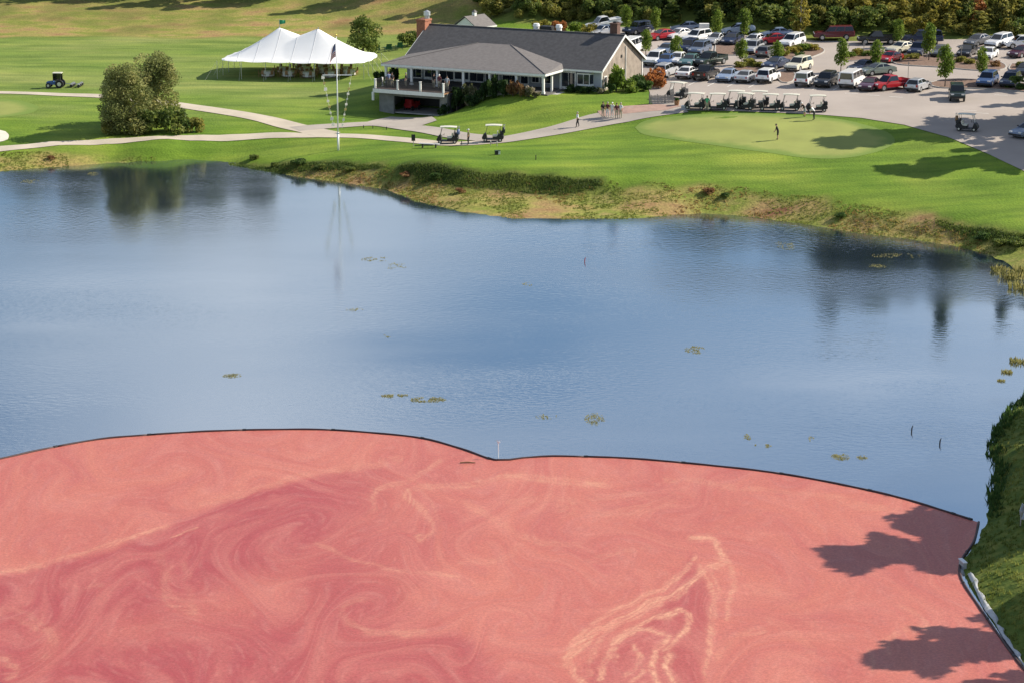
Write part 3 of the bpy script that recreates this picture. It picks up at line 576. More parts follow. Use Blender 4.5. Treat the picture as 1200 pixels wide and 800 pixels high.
    base = mix(mapr(noise(fv, .95, 8), .50, .68, 0, .22), base, (.37, .125, .122)); base = mix(mapr(noise(fv, 1.9, 8), .52, .68, 0, .18), base, (.585, .26, .20)); base = mix(mapr(noise(fv, 1.3, 8), .46, .32, 0, .18), base, (.40, .085, .085))
    pm = N('ShaderNodeMath'); pm.operation = 'MULTIPLY'; K(a1.outputs['Fac'], pm.inputs[0]); K(mapr(noise(fv, 2.6, 6), .36, .6, .35, 1.1), pm.inputs[1])
    base = mix(pm.outputs[0], base, (.60, .31, .20))
    dots = mapr(noise(geo.outputs['Position'], 7, 3), .3, .7, .82, 1.18); base = mix(.85, base, dots, 'MULTIPLY')
    d2 = mapr(noise(geo.outputs['Position'], 22, 2), .3, .7, .8, 1.2); base = mix(.6, base, d2, 'MULTIPLY')
    K(base, b.inputs['Base Color'])
    vo = N('ShaderNodeTexVoronoi'); vo.inputs['Scale'].default_value = 28; K(geo.outputs['Position'], vo.inputs['Vector'])
    bp = N('ShaderNodeBump'); bp.invert = True; bp.inputs['Strength'].default_value = .5; bp.inputs['Distance'].default_value = .012; K(vo.outputs['Distance'], bp.inputs['Height']); K(bp.outputs[0], b.inputs['Normal'])
    me = np_mesh('floating_cranberries', V[used], re[Fq], [m], True, {'pale': pale.ravel()[used], 'crim': crim.ravel()[used], 'flow': flow.reshape(-1, 3)[used]})
    tag(mobj('floating_cranberries', me), 'mass of floating red and pink cranberries held by the boom', 'cranberries', kind='stuff')
cranberries()

def boom(pts, label, sec=6.0, r=.085):
    P = spline(pts, .6); t = thing('floating_boom', label, 'boom', (P[0][0], P[0][1], 0)); o = P[0]; run = []; acc = 0
    def flush(run):
        mb = MB(); mb.tube([(p[0] - o[0], p[1] - o[1], .05) for p in run], [r * (1 + .1 * math.sin(i * 1.3)) for i in range(len(run))], 8)
        mb.build('boom_section', M('boom_dark'), t, True)
        q = run[-1] - o; c = MB(); d = run[-1] - run[-2]; d = d / np.linalg.norm(d); c.tube([(q[0] - d[0] * .12, q[1] - d[1] * .12, .055), (q[0] + d[0] * .12, q[1] + d[1] * .12, .055)], r * 1.25, 8); c.build('connector', M('black'), t)
    for a, b in zip(P[:-1], P[1:]):
        run.append(a); acc += np.linalg.norm(b - a)
        if acc > sec: run.append(b); flush(run); run = []; acc = 0
    if len(run) > 1: flush(run)
boom(boom_w, 'dark floating boom curving across the pond between berries and open water')
boom(boom_r, 'dark floating boom running along the grassy bank at the lower right', 5.0, .07)

# ------------------------------------------------------------------ trees and shrubs
RNG = np.random.default_rng(7)
def leaf_mesh(name, blobs, n, size, seed, flat=.0, shell=.55):
    r = np.random.default_rng(seed); B = np.array(blobs, float); w = B[:, 3] ** 2; w = w / w.sum(); bi = r.choice(len(B), n, p=w)
    d = r.normal(size=(n, 3)); d /= np.linalg.norm(d, axis=1)[:, None]
    sq = B[bi, 4] if B.shape[1] > 4 else np.full(n, .8)
    rad = B[bi, 3] * (shell + (1.08 - shell) * r.random(n) ** .6); c = B[bi, :3] + d * rad[:, None] * np.stack([np.ones(n), np.ones(n), sq], 1)
    c[:, 2] = np.maximum(c[:, 2], .03 + .05 * r.random(n))
    a = r.normal(size=(n, 3)); a[:, 2] *= (1 - flat); a /= np.linalg.norm(a, axis=1)[:, None]; t = r.normal(size=(n, 3)); bb = np.cross(a, t); bb /= np.linalg.norm(bb, axis=1)[:, None]
    s = size * (.6 + .8 * r.random(n))[:, None]
    V = np.stack([c - a * s, c + bb * s * .55, c + a * s, c - bb * s * .55], 1).reshape(-1, 3)
    bv = r.random(len(B)); v = np.clip(.62 * bv[bi] + .38 * r.random(n), 0, 1)
    F = np.arange(4 * n).reshape(n, 4)
    return np_mesh(name, V, F, [M('leaf_mid')], False, {'v': np.repeat(v, 4)})
def trunk_mesh(name, tips, h0, r0, seed, n=7):
    r = random.Random(seed); mb = MB(); top = max(t[2] for t in tips)
    main = [(0, 0, -.25), (r.uniform(-.02, .02) * top, r.uniform(-.02, .02) * top, h0), (r.uniform(-.03, .03) * top, r.uniform(-.03, .03) * top, (h0 + top) * .5), (r.uniform(-.03, .03) * top, r.uniform(-.03, .03) * top, top * .93)]
    mb.tube(main, [r0 * 1.25, r0 * .85, r0 * .5, r0 * .12], n)
    for t in tips:
        k = min(.95, max(.15, (t[2] - .25 * top) / top)); zb = h0 * .8 + k * (top - h0) * .55; f = (zb - h0) / max(.1, top - h0); b0 = Vector(main[1]).lerp(Vector(main[2]), min(1, max(0, f * 2)))
        b0.z = zb; m_ = b0.lerp(Vector(t[:3]), .55); m_.z += .05 * top
        mb.tube([b0, m_, Vector(t[:3])], [r0 * .35, r0 * .22, r0 * .06], 5)
    return mb.mesh(name, M('bark'), True)
def crown_blobs(kind, h, r, base, seed):
    q = random.Random(seed); out = []
    if kind == 'column':
        for i in range(22):
            f = (i + q.random()) / 22; a = q.uniform(0, 6.28); env = r * (math.sin(math.pi * min(1, f * .86 + .14)) ** .7); d = env * q.uniform(.2, .75)
            out.append((d * math.cos(a), d * math.sin(a), base + f * (h - base) * .95, env * q.uniform(.38, .6) + .1, 1.1))
    elif kind == 'round':
        for i in range(52):
            f = q.random(); a = q.uniform(0, 6.28); env = r * math.sqrt(max(.05, 1 - (2 * f - .85) ** 2)); d = env * math.sqrt(q.random()) * .85
            out.append((d * math.cos(a), d * math.sin(a), base + f * (h - base) * .92, r * q.uniform(.20, .36), .75))
    elif kind == 'wild':
        for i in range(46):
            f = q.random() ** .8; a = q.uniform(0, 6.28); env = r * (1.05 - .75 * f) * (.55 + .45 * min(1, f * 5)); d = env * q.uniform(.25, 1)
            out.append((d * math.cos(a), d * math.sin(a), base + f * (h - base) * .96, r * q.uniform(.15, .30), q.uniform(.45, .8)))
    elif kind == 'birch':
        for i in range(64):
            f = (i + q.random()) / 64; a = q.uniform(0, 6.28); env = r * math.sin(math.pi * (.2 + .68 * f)) ** .6; d = env * math.sqrt(q.random()) * .85
            out.append((d * math.cos(a), d * math.sin(a), base + f * (h - base) * .96, r * q.uniform(.26, .42), 1.15))
    elif kind == 'shade':
        for i in range(25):
            f = (i + q.random()) / 25; a = i * 2.4 + q.uniform(-.4, .4); env = r * (1.0 - .80 * f ** 1.1) * q.uniform(.65, 1.15)
            for k_ in range(4):
                g = (k_ + 1) / 4; out.append((env * g * math.cos(a), env * g * math.sin(a), base + f * (h - base) + .10 * env * g, r * (.17 - .085 * g) * q.uniform(.8, 1.25), .5))
    elif kind == 'cone':
        for i in range(50):
            f = (i + .5) / 50; a = i * 2.4; env = r * (1.02 - f); d = env * q.uniform(.5, .9)
            out.append((d * math.cos(a), d * math.sin(a), base + f * (h - base), max(.12 * r, env * .38), .5))
    elif kind == 'shrub':
        for i in range(16):
            a = q.uniform(0, 6.28); d = r * math.sqrt(q.random()) * .7; z = h * q.uniform(.2, .72) * (1 - .35 * (d / r) ** 2)
            out.append((d * math.cos(a), d * math.sin(a), z, r * q.uniform(.24, .40), .85))
    return out
LIB = {}
def kind_tree(key, kind, h, r, base, n, size, r0, seeds, shell=.5):
    LIB[key] = []
    for s in seeds:
        b = crown_blobs(kind, h, r, base, s); tips = random.Random(s).sample(b, min(len(b), 9))
        LIB[key].append((leaf_mesh('crown', b, n, size, s, shell=shell), trunk_mesh('trunk', tips, base, r0, s), h))
kind_tree('pear', 'column', 4.6, 1.15, 1.3, 1500, .15, .07, (1, 2, 3))
kind_tree('round', 'round', 5.2, 2.6, 1.0, 3600, .17, .16, (4,))
kind_tree('wood', 'wild', 15, 4.6, 2.0, 5200, .36, .28, (11, 12, 13, 14))
kind_tree('woodround', 'round', 13, 5.0, 2.2, 5000, .36, .28, (15, 16, 17))
kind_tree('pine', 'cone', 16, 3.4, 1.5, 4600, .34, .25, (21, 22))
kind_tree('shade', 'shade', 15, 4.6, 1.6, 10500, .22, .28, (61, 62, 63), .3)
kind_tree('shrub', 'shrub', 1.0, .62, .1, 900, .085, .04, (31, 32, 33, 34))
kind_tree('scrub', 'shrub', 3.0, 1.9, .2, 1300, .20, .07, (35, 36, 37, 38))
kind_tree('sapling', 'wild', 5.0, 1.3, .6, 1100, .18, .06, (41, 42))
kind_tree('birch', 'birch', 9.6, 2.7, .4, 17000, .14, .12, (51, 52))
PLANT_N = [0]
def plant(key, name, label, cat, pos, scale=1.0, mat='leaf_mid', group=None, rz=None, sxy=None, bark='bark', trunk=True, stem='trunk'):
    PLANT_N[0] += 1; i = PLANT_N[0]; v = LIB[key][i % len(LIB[key])]
    t = thing(name, label, cat, tuple(float(c) for c in pos), rz if rz is not None else (i * 2.399) % 6.28, group)
    k = sxy or scale; t.scale = (k, k, scale)
    c = mobj('crown' if trunk and stem == 'trunk' else 'foliage', v[0], t, M(mat))
    if trunk:
        s = mobj(stem, v[1], t, M(bark))
    return t
def on(px, py): return hit(px, py)

# young trees of the parking lot: (px, base row, top row, label)
PEARS = [(734, 40, 4, 'young green columnar tree standing just behind the brown chimney of the clubhouse'), (768, 41, 6, 'young columnar tree between the navy SUV and the red car on the far row'),
         (757, 67, 33, 'young leafy tree just right of the clubhouse gable peak'), (792, 72, 40, 'young bright green tree amid the parked cars between blue grey sedans'), (839, 46, 10, 'young tree right of the white truck box at the back of the lot'),
         (872, 48, 8, 'tallest young columnar tree, in the back row left of the light blue sedan'), (869, 77, 44, 'dark narrow young tree on the grassy island left of the grey hatchback'), (909, 78, 46, 'young tree standing at the left tip of the flowery island'),
         (985, 86, 43, 'young tree on a thin bare stem behind the white van'), (1026, 84, 45, 'young tree behind the dark maroon sedan and the red pickup'), (1052, 56, 20, 'young tree at the back beside the black pickup'),
         (1088, 72, 25, 'slender young tree in front of the dark blue SUV on the back row'), (1107, 103, 50, 'young lollipop tree on a thin stem beside the dark jeep'), (1151, 94, 53, 'young tree left behind the blue SUV at the right')]
for x, yb, yt, lab in PEARS:
    p = on(x, yb); s = (yb - yt) / ((p[1] and FPX / (p[1] * cp + (CAM_H - p[2]) * sp)) * .99)
    plant('pear', 'young_tree', lab, 'tree', p, s / 4.75, 'leaf_pear', 'young parking lot trees', sxy=max(.72, s / 4.75 * .80))
plant('round', 'shade_tree', 'round leafy tree standing between the white tent and the clubhouse', 'tree', on(426, 66), 1.05, 'leaf_mid')
plant('scrub', 'shrub', 'small green bush behind the left end of the clubhouse', 'bush', on(478, 54), .9, 'leaf_mid')

# the clump of birches left of the tent
def birch_clump():
    g0 = on(147, 157)
    specs = [(0, 0, 0, .80, 'leaf_birch', 'silvery olive birch with pale stems, front left of the clump by the path'), (2.6, 6.5, 0, .82, 'leaf_birch', 'taller olive birch rising behind at the right of the clump'), (-1.3, 1.6, 0, .6, 'leaf_birch', 'short dark leafy tree at the left edge of the birch clump')]
    for dx, dy, dz, s, m_, lab in specs:
        x, y = g0[0] + dx, g0[1] + dy; plant('birch', 'birch_tree', lab, 'tree', (x, y, gz(x, y)), s, m_, 'birch clump beside the cart path', bark='bark_pale', sxy=s * 1.28)
    for dx, dy, s, lab in ((3.2, .6, 1.15, 'dark green bush at the right foot of the birch clump'), (5.6, .9, 1.15, 'broad rounded bush right of the birch clump'), (7.8, 1.4, .75, 'small yellowish bush at the far right of the birch clump'), (-1.9, -.3, .6, 'low bush at the left foot of the birch clump'), (1.2, -.6, .55, 'low olive bush under the front birch')):
        x, y = g0[0] + dx, g0[1] + dy; plant('scrub', 'bush', lab, 'bush', (x, y, gz(x, y)), s, 'leaf_olive' if s < .9 else 'leaf_mid', 'bushes round the birch clump', trunk=False)
birch_clump()

# wood behind the parking lot
rw = random.Random(5)
def wood_edge(px):                                      # foot of the wooded bank
    return np.interp(px, [560, 600, 680, 740, 800, 860, 960, 1060, 1130, 1200, 1330], [20, 22, 25, 27, 28, 34, 38, 40, 42, 44, 46])
WOODMAT = ['leaf_dark', 'leaf_mid', 'leaf_mid', 'leaf_olive', 'leaf_olive', 'leaf_yellow']
ZONES = [(640, 'behind the outbuilding'), (730, 'behind the farthest white pickup'), (790, 'behind the bright red sedan'), (850, 'behind the blue grey sedan'), (900, 'behind the pale blue sedan'), (950, 'behind the light blue sedan'), (1010, 'behind the dark red SUV'), (1060, 'behind the black pickup'), (1110, 'behind the dark blue SUV'), (1160, 'beside the orange tree'), (1260, 'at the upper right corner'), (9999, 'beyond the upper right corner')]
ORD = ['first', 'second', 'third', 'fourth', 'fifth', 'sixth', 'seventh', 'eighth', 'ninth', 'tenth']
def zone(px): return next(n for lim, n in ZONES if px < lim)
def numbered(items):                                     # (px, label, make): add 'nth from the left' where a label repeats
    items = sorted(items, key=lambda q: q[0]); tot = {}; cnt = {}
    for _, l, _m in items: tot[l] = tot.get(l, 0) + 1
    for _, l, mk_ in items:
        k = cnt.get(l, 0); cnt[l] = k + 1; mk_(l + (', %s from the left' % ORD[k] if tot[l] > 1 else ''))
CN = {'leaf_dark': 'dark green', 'leaf_mid': 'mid green', 'leaf_olive': 'olive', 'leaf_yellow': 'yellowing'}
TIER = ['at bank foot', 'low on bank', 'halfway up bank', 'high on bank', 'near bank top', 'on bank crest']
items = []
for row in range(6):
    for x in range(575, 1345, 17):
        px = x + rw.uniform(-9, 9); py = wood_edge(px) - 1 - row * rw.uniform(6, 8)
        p = on(px, max(py, -26)); right = px > 1000; dark = 760 < px < 1000
        m_ = rw.choice(['leaf_olive', 'leaf_yellow', 'leaf_mid', 'leaf_olive', 'leaf_yellow'] if right else (['leaf_dark', 'leaf_mid', 'leaf_mid', 'leaf_olive'] if dark else ['leaf_olive', 'leaf_mid', 'leaf_olive']))
        s = rw.uniform(.45, 1.0) * (1 + row * .12); w_ = s * rw.uniform(.9, 1.25)
        items.append((px, '%s scrub %s, %s' % (CN[m_], TIER[row], zone(px)), lambda l, p=p, s=s, m_=m_, w_=w_, key=('sapling' if rw.random() < .5 else 'scrub'): plant(key, 'scrub_bush', l, 'bush', p, s * (.62 if key == 'sapling' else 1) * 1.1, m_, 'scrub on the wooded bank', trunk=False, sxy=w_)))
numbered(items); items = []
for x in range(590, 1500, 25):
    for row, (dy, key) in enumerate(((7, 'sapling'), (15, 'wood'), (26, 'woodround'), (40, 'wood'), (58, 'woodround'))):
        if row == 0 and x > 1300: continue
        px = x + rw.uniform(-12, 12); b_ = on(min(px, 1330), wood_edge(px)); k = (px - 600) / (min(px, 1330) - 600) if px > 1330 else 1
        X, Y = b_[0] * k * (1 + dy / 330) + rw.uniform(-2, 2), b_[1] + dy + rw.uniform(-3, 3)
        if px < 700 and row > 1: continue
        if px < 760 and row == 4: continue
        if px > 985 and row in (1, 2): continue
        m_ = rw.choice(WOODMAT) if row else rw.choice(['leaf_yellow', 'leaf_olive', 'leaf_mid'])
        if rw.random() < .15 and row > 1: key = 'pine'; m_ = 'leaf_dark'
        s = rw.uniform(.8, 1.15) * (1.15 if row == 4 else 1) * (.62 if px < 800 and row else 1)
        if row == 1: s *= .7
        if px > 985 and row > 2: s *= 1.5
        kn = {'sapling': 'slim', 'wood': 'ragged', 'woodround': 'broad', 'pine': 'conical'}[key]
        items.append((px, '%s %s tree, %s of wood, %s' % (kn, CN[m_], ['edge', 'front', 'middle', 'back', 'crest'][row], zone(px)), lambda l, X=X, Y=Y, s=s, m_=m_, key=key: plant(key, 'wood_tree', l, 'tree', (X, Y, gz(X, Y)), s, m_, 'trees of the wood')))
numbered(items)
p = on(937, 47); plant('sapling', 'slender_tree', 'tall slender yellow green tree at the wood edge beside the red SUV', 'tree', p, 1.35, 'leaf_yellow', bark='bark_pale')
p = on(1147, 34); plant('sapling', 'autumn_tree', 'orange red autumn tree on the bank at the upper right', 'tree', p, .95, 'leaf_orange', sxy=1.1)
# trees beyond the top edge whose shadows lie on the rough hillside at the upper left
for i, (px, dy, s) in enumerate(((170, 4, .70), (245, 2, .80), (300, 8, .72), (345, 3, .85), (400, 9, .80), (450, 2, .62), (520, 12, .7))):
    b_ = on(px, 1); X, Y = b_[0], b_[1] + dy
    plant('wood' if i % 2 else 'woodround', 'hillside_tree', 'leafy tree on the hillside beyond the top edge, %s from the left' % ORD[i], 'tree', (X, Y, gz(X, Y)), s, 'leaf_mid', 'trees along the top of the hillside')
for i, (px, h_) in enumerate(((20, 21), (75, 24), (130, 22), (180, 25), (235, 23), (290, 21), (105, 20), (155, 21), (210, 22), (262, 20))):
    b_ = on(px, 1); X, Y = b_[0] * 1.04, b_[1] + 15 + 3 * (i % 2)
    plant('woodround', 'hilltop_tree', 'tall tree higher on the hillside beyond the top edge, %s from the left' % ORD[i], 'tree', (X, Y, gz(X, Y)), h_ / 13, 'leaf_dark', 'tall trees on the hill', sxy=h_ / 15)
# tall trees beyond the right edge: they throw the shadows on green, lot, bank and berries
def shadow_tree(tip_px, tip_z, h, key, lab, mat='leaf_mid', wide=1.0):
    tip = at(*tip_px, tip_z); k = 1 / math.tan(math.radians(SUN_EL)); az = math.radians(SUN_AZ); hh = h
    for _ in range(4):
        x = tip[0] + k * hh * math.cos(az); y = tip[1] + k * hh * math.sin(az); g_ = gz(x, y); hh = h + g_ - tip_z
    plant(key, 'tall_tree', lab, 'tree', (x, y, g_), h / LIB[key][0][2], mat, 'tall trees beyond the right edge', sxy=h / LIB[key][0][2] * wide)
    return x, y
SH = 'tall leafy tree beyond the right edge, its shadow on the %s'
shadow_tree((975, 168), 3.6, 21, 'shade', SH % 'putting green', wide=1.9); shadow_tree((1050, 200), 3.0, 19, 'shade', SH % 'grass below the green', wide=2.0)
shadow_tree((1085, 112), 4.9, 17, 'shade', SH % 'lot behind the lone cart'); shadow_tree((1150, 128), 4.6, 15, 'shade', SH % 'lot at the right edge'); shadow_tree((1120, 182), 3.4, 18, 'shade', SH % 'grass corner beside the lot')
shadow_tree((978, 655), 0, 15.5, 'shade', SH % 'berries near the boom corner', wide=1.9); shadow_tree((1052, 618), 0, 12.0, 'shade', SH % 'berries by the bank'); shadow_tree((1045, 772), 0, 14, 'shade', SH % 'berries at the lower right', wide=1.9)
shadow_tree((1100, 812), 0, 12, 'shade', SH % 'lower right corner'); shadow_tree((1085, 505), .6, 15, 'woodround', SH % 'bank above the boom corner', wide=1.1); shadow_tree((1085, 552), .8, 15, 'woodround', SH % 'grassy bank beside the bench', wide=1.1)
shadow_tree((1090, 596), .9, 14, 'woodround', SH % 'bank left of the bench'); shadow_tree((1105, 640), .9, 13, 'woodround', SH % 'bank by the gate box'); shadow_tree((1190, 462), .6, 15, 'shade', SH % 'tip of the grassy bank', wide=1.4)

# ------------------------------------------------------------------ low growth on the banks, weeds in the water
def tufts(name, n, where, h, w, mat, label, cat, seed, blades=5):
    r = np.random.default_rng(seed); pts = where(r, n); n = len(pts); c = np.repeat(pts, blades, 0); m_ = len(c)
    a = r.uniform(0, 6.28, m_); hh = h * (.4 + .9 * r.random(m_)) ; ww = w * (.6 + .8 * r.random(m_)); lean = r.uniform(.1, .7, m_) * hh
    off = r.normal(size=(m_, 2)) * w * 1.6; c = c + np.column_stack([off, np.zeros(m_)])
    c[:, 2] = np.maximum(T(c[:, 0], c[:, 1]), -.02)
    dx, dy = np.cos(a), np.sin(a)
    V = np.stack([c + np.stack([-dy * ww, dx * ww, np.zeros(m_)], 1), c + np.stack([dy * ww, -dx * ww, np.zeros(m_)], 1), c + np.stack([dx * lean, dy * lean, hh], 1)], 1).reshape(-1, 3)
    pv = r.random(n); cl = fbm(pts[:, 0] / 4, pts[:, 1] / 6, seed, 3); v = np.clip(np.repeat((cl - .25) * 1.5, blades) * .6 + .25 * np.repeat(pv, blades) + .15 * r.random(m_), 0, 1)
    tag(mobj(name, np_mesh(name, V, np.arange(3 * m_).reshape(m_, 3), [M(mat)], False, {'v': np.repeat(v, 3)})), label, cat, kind='stuff')
def bank_where(r, n):
    x = r.uniform(-75, 75, n * 8); y = r.uniform(205, 300, n * 8); d = -sdist(x, y, pond); l = -sdist(x, y, lawn_poly)
    ok = (d > -.25) & (l > -.4) & (y > 198) & (fbm(x / 3, y / 3, 61, 3) > .36); x, y = x[ok][:n], y[ok][:n]; return np.column_stack([x, y, T(x, y)])
tufts('bank_grass', 22000, bank_where, .11, .05, 'leaf_bank', 'rough green and yellow grass along the far bank', 'grass', 3)
def russet_where(r, n):
    x = r.uniform(-60, 75, n * 10); y = r.uniform(205, 280, n * 10); d = -sdist(x, y, pond); l = -sdist(x, y, lawn_poly)
    ok = (d > .1) & (l > .6) & (fbm(x / 6, y / 8, 71, 3) > .46); x, y = x[ok][:n], y[ok][:n]; return np.column_stack([x, y, T(x, y)])
tufts('bank_weeds', 5000, russet_where, .13, .07, 'leaf_marsh', 'russet and tan marsh weeds along the far bank', 'weeds', 4)
def face_where(r, n):
    x = r.uniform(-40, 62, n * 40); y = r.uniform(200, 290, n * 40); ok = np.zeros(x.shape, bool)
    for fp in FACES: ok |= sdist(x, y, fp) > -.1
    x, y = x[ok][:n], y[ok][:n]; return np.column_stack([x, y, T(x, y)])
tufts('face_grass', 9000, face_where, .18, .06, 'leaf_mid', 'dark long grass on the steep faces of the far bank', 'grass', 5)
def near_where(r, n):
    x = r.uniform(22, 60, n * 6); y = r.uniform(95, 190, n * 6); d = -sdist(x, y, pond); ok = (d > .05) & (d < 14); x, y = x[ok][:n], y[ok][:n]; return np.column_stack([x, y, T(x, y)])
tufts('bank_grass', 9000, near_where, .20, .035, 'leaf_bank', 'long grass on the bank at the lower right', 'grass', 6)
def edge_where(r, n):
    x = r.uniform(20, 60, n * 30); y = r.uniform(100, 190, n * 30); d = -sdist(x, y, pond); ok = (d > -.2) & (d < .7) & (y > 131); x, y = x[ok][:n], y[ok][:n]; return np.column_stack([x, y, T(x, y)])
tufts('bank_weeds', 900, edge_where, .38, .07, 'leaf_bush', 'taller weeds at the water line of the lower right bank', 'weeds', 8)
BANKBUSH = [(298, 187, .4, 'leaf_mid'), (322, 195, .35, 'leaf_mid'), (350, 193, .5, 'leaf_bush'), (375, 198, .4, 'leaf_mid'), (410, 201, .4, 'leaf_mid'), (512, 209, .45, 'leaf_bush'), (540, 226, .35, 'leaf_russet'), (475, 208, .45, 'leaf_russet'), (832, 227, .45, 'leaf_russet'), (850, 231, .35, 'leaf_bush'), (985, 255, .35, 'leaf_bush'), (1150, 281, .5, 'leaf_bush'), (1170, 288, .5, 'leaf_mid'), (1190, 289, .6, 'leaf_mid'), (60, 187, .3, 'leaf_russet')]
BZ = [(120, 'at the far left'), (260, 'below the birch clump'), (390, 'left of the flagpole foot'), (440, 'below the flagpole'), (520, 'below the long bench'), (700, 'below the raised tee'), (900, 'left below the putting golfer'), (1060, 'right below the putting golfer'), (9999, 'near the right shore')]
items = []
for x, y, s, m_ in BANKBUSH:
    cn = {'leaf_mid': 'green', 'leaf_dark': 'dark green', 'leaf_bush': 'rich green', 'leaf_russet': 'russet'}[m_]
    items.append((x, 'low %s bush on the far bank %s' % (cn, next(n for lim, n in BZ if x < lim)), lambda l, x=x, y=y, s=s, m_=m_: plant('scrub', 'bank_bush', l, 'bush', on(x, y), s * .55, m_, 'bushes on the far bank', trunk=False, sxy=s * .95)))
numbered(items)
def reed_mesh(seed, n=130):
    r = np.random.default_rng(seed); a = r.uniform(0, 6.28, n); d = np.sqrt(r.random(n)) * .9; c = np.column_stack([d * np.cos(a), d * np.sin(a), np.zeros(n)]); t = r.uniform(0, 6.28, n); h = r.uniform(.3, 1.0, n); w = r.uniform(.03, .09, n); le = r.uniform(.05, .35, n)
    u = np.column_stack([np.cos(t), np.sin(t), 0 * t]); m_ = c + u * (le * .4)[:, None] + np.column_stack([0 * h, 0 * h, h * .6]); k = np.column_stack([-np.sin(t), np.cos(t), 0 * t]) * w[:, None]; tip = c + u * le[:, None] + np.column_stack([0 * h, 0 * h, h])
    V = np.stack([c, m_ - k, tip, m_ + k], 1).reshape(-1, 3); return np_mesh('blades', V, np.arange(4 * n).reshape(n, 4), [M('leaf_grass')], False, {'v': np.repeat(r.random(n), 4)})
LIB['reed'] = [(reed_mesh(k), None, 1.0) for k in (1, 2, 3)]
for i, (x, y, s, lab) in enumerate(((1172, 318, .7, 'yellow green reedy plant at the right shore, the leftmost'), (1186, 326, .9, 'yellow green reedy plant standing in the shallows at the right shore'), (1194, 338, .8, 'yellow green reedy plant lowest at the right shore'), (1198, 320, .9, 'tall leafy waterside plant at the right frame edge'), (1180, 436, .35, 'thin yellow weed clump left of the grassy bank tip'), (1192, 424, .5, 'yellow weed clump in the water above the grassy bank tip'), (1173, 446, .25, 'smallest yellow weed clump near the grassy bank tip'))):
    p = at(x, y, 0); plant('reed', 'shore_plant', lab, 'plant', (p[0], p[1], -.05), s * .9, 'leaf_weed', trunk=False, sxy=s * 1.3)
def weed_patch(x, y, w, h, n, label, dark=False):
    p = at(x, y, 0); r = np.random.default_rng(int(x * 7 + y)); k = FPX / (p[1] * cp + CAM_H * sp); kd = CAM_H / math.hypot(p[1], CAM_H)
    n = int(n * 1.6); a = r.uniform(0, 6.28, n); q = r.random(n) ** .6; X = q * np.cos(a) * w / k / 2; Y = q * np.sin(a) * h / k / kd / 2; cl = vnoise(X * 2.2 + x, Y * 1.2 + y, 3); ok = cl > .42; X, Y = X[ok], Y[ok]; m_ = len(X)
    s = r.uniform(.02, .07, m_); t = r.uniform(0, 6.28, m_); Z = r.uniform(.008, .05, m_)
    c = np.column_stack([X, Y, Z]); u = np.column_stack([np.cos(t), np.sin(t), r.uniform(-.5, .5, m_)]) * s[:, None]; v = np.column_stack([-np.sin(t), np.cos(t), r.uniform(-.5, .5, m_)]) * s[:, None]
    V = np.stack([c - u, c + v * .7, c + u, c - v * .7], 1).reshape(-1, 3)
    o = mobj('weed_patch', np_mesh('weed_patch', V, np.arange(4 * m_).reshape(m_, 4), [M('leaf_weed')], False, {'v': np.repeat(np.clip(r.random(m_) * .7 + .2, 0, 1), 4)})); o.location = (p[0], p[1], 0)
    return tag(o, label, 'weed patch', 'floating weed patches on the pond')
weed_patch(463, 463.5, 34, 4, 260, 'yellow floating weed streak in mid pond, the left half of the pair'); weed_patch(500, 468, 46, 6, 420, 'yellow floating weed streak in mid pond, the right half of the pair')
weed_patch(697, 491, 24, 14, 220, 'sparse weed patch in the water above the boom, right of the white riser'); weed_patch(815, 410, 26, 9, 240, 'small green weed patch in the right half of the open pond'); weed_patch(440, 304, 36, 5, 260, 'green weed strip on the pond, nearest below the flagpole'); weed_patch(462, 312, 34, 7, 150, 'thin weed scatter just below the strip under the flagpole')
weed_patch(272, 440, 22, 5, 160, 'small weed patch in the left half of the pond'); weed_patch(985, 535, 22, 8, 170, 'pale weed patch close to the boom at the right'); weed_patch(894, 522, 20, 4, 110, 'short weed streak near the boom at right of centre'); weed_patch(1010, 536, 14, 4, 70, 'tiny weed streak right of the pale patch by the boom')
weed_patch(640, 488, 26, 6, 90, 'faint weed scatter left of the sparse patch above the boom'); weed_patch(952, 515, 9, 8, 70, 'upright weed tuft on the water at right'); weed_patch(876, 512, 8, 6, 50, 'weed tuft left of the upright tuft on the water'); weed_patch(920, 288, 22, 10, 150, 'weed patch close under the right far bank'); weed_patch(1050, 300, 60, 5, 200, 'long thin weed line in the dark reflection at the right'); weed_patch(1030, 312, 26, 4, 90, 'short weed line below the long one in the dark reflection')
weed_patch(415, 363, 20, 4, 60, 'thin weed dashes left of centre on the pond'); weed_patch(455, 393, 12, 5, 50, 'tiny weed speck at left of centre on the pond'); weed_patch(620, 333, 16, 4, 60, 'dark weed dash in the middle of the pond'); weed_patch(35, 213, 22, 5, 120, 'weed patch by the far left shore'); weed_patch(110, 204, 18, 4, 100, 'weed patch under the birch clump reflection')
for x, y, lab in ((1068, 505, 'dark stick poking out of the water, the left of two at right'), (1101, 520, 'dark stick poking out of the water, the right of two'), (685, 307, 'small pink marker on a stick in the far pond')):
    p = at(x, y, 0); mb = MB(); mb.tube([(0, 0, -.2), (.03, 0, .25), (.10, .02, .42)], [.05, .045, .02], 6); o = mb.build('stick', M('black') if x > 800 else M('red_paint')); o.location = tuple(p); tag(o, lab, 'stick')
p = at(548, 542, .06); mb = MB(); mb.tube([(-.5, 0, .03), (0, .04, .05), (.5, -.03, .03)], [.04, .05, .03], 6); o = mb.build('driftwood', M('wood_brown')); o.location = tuple(p); tag(o, 'brown stick floating among the berries near the white riser', 'stick')
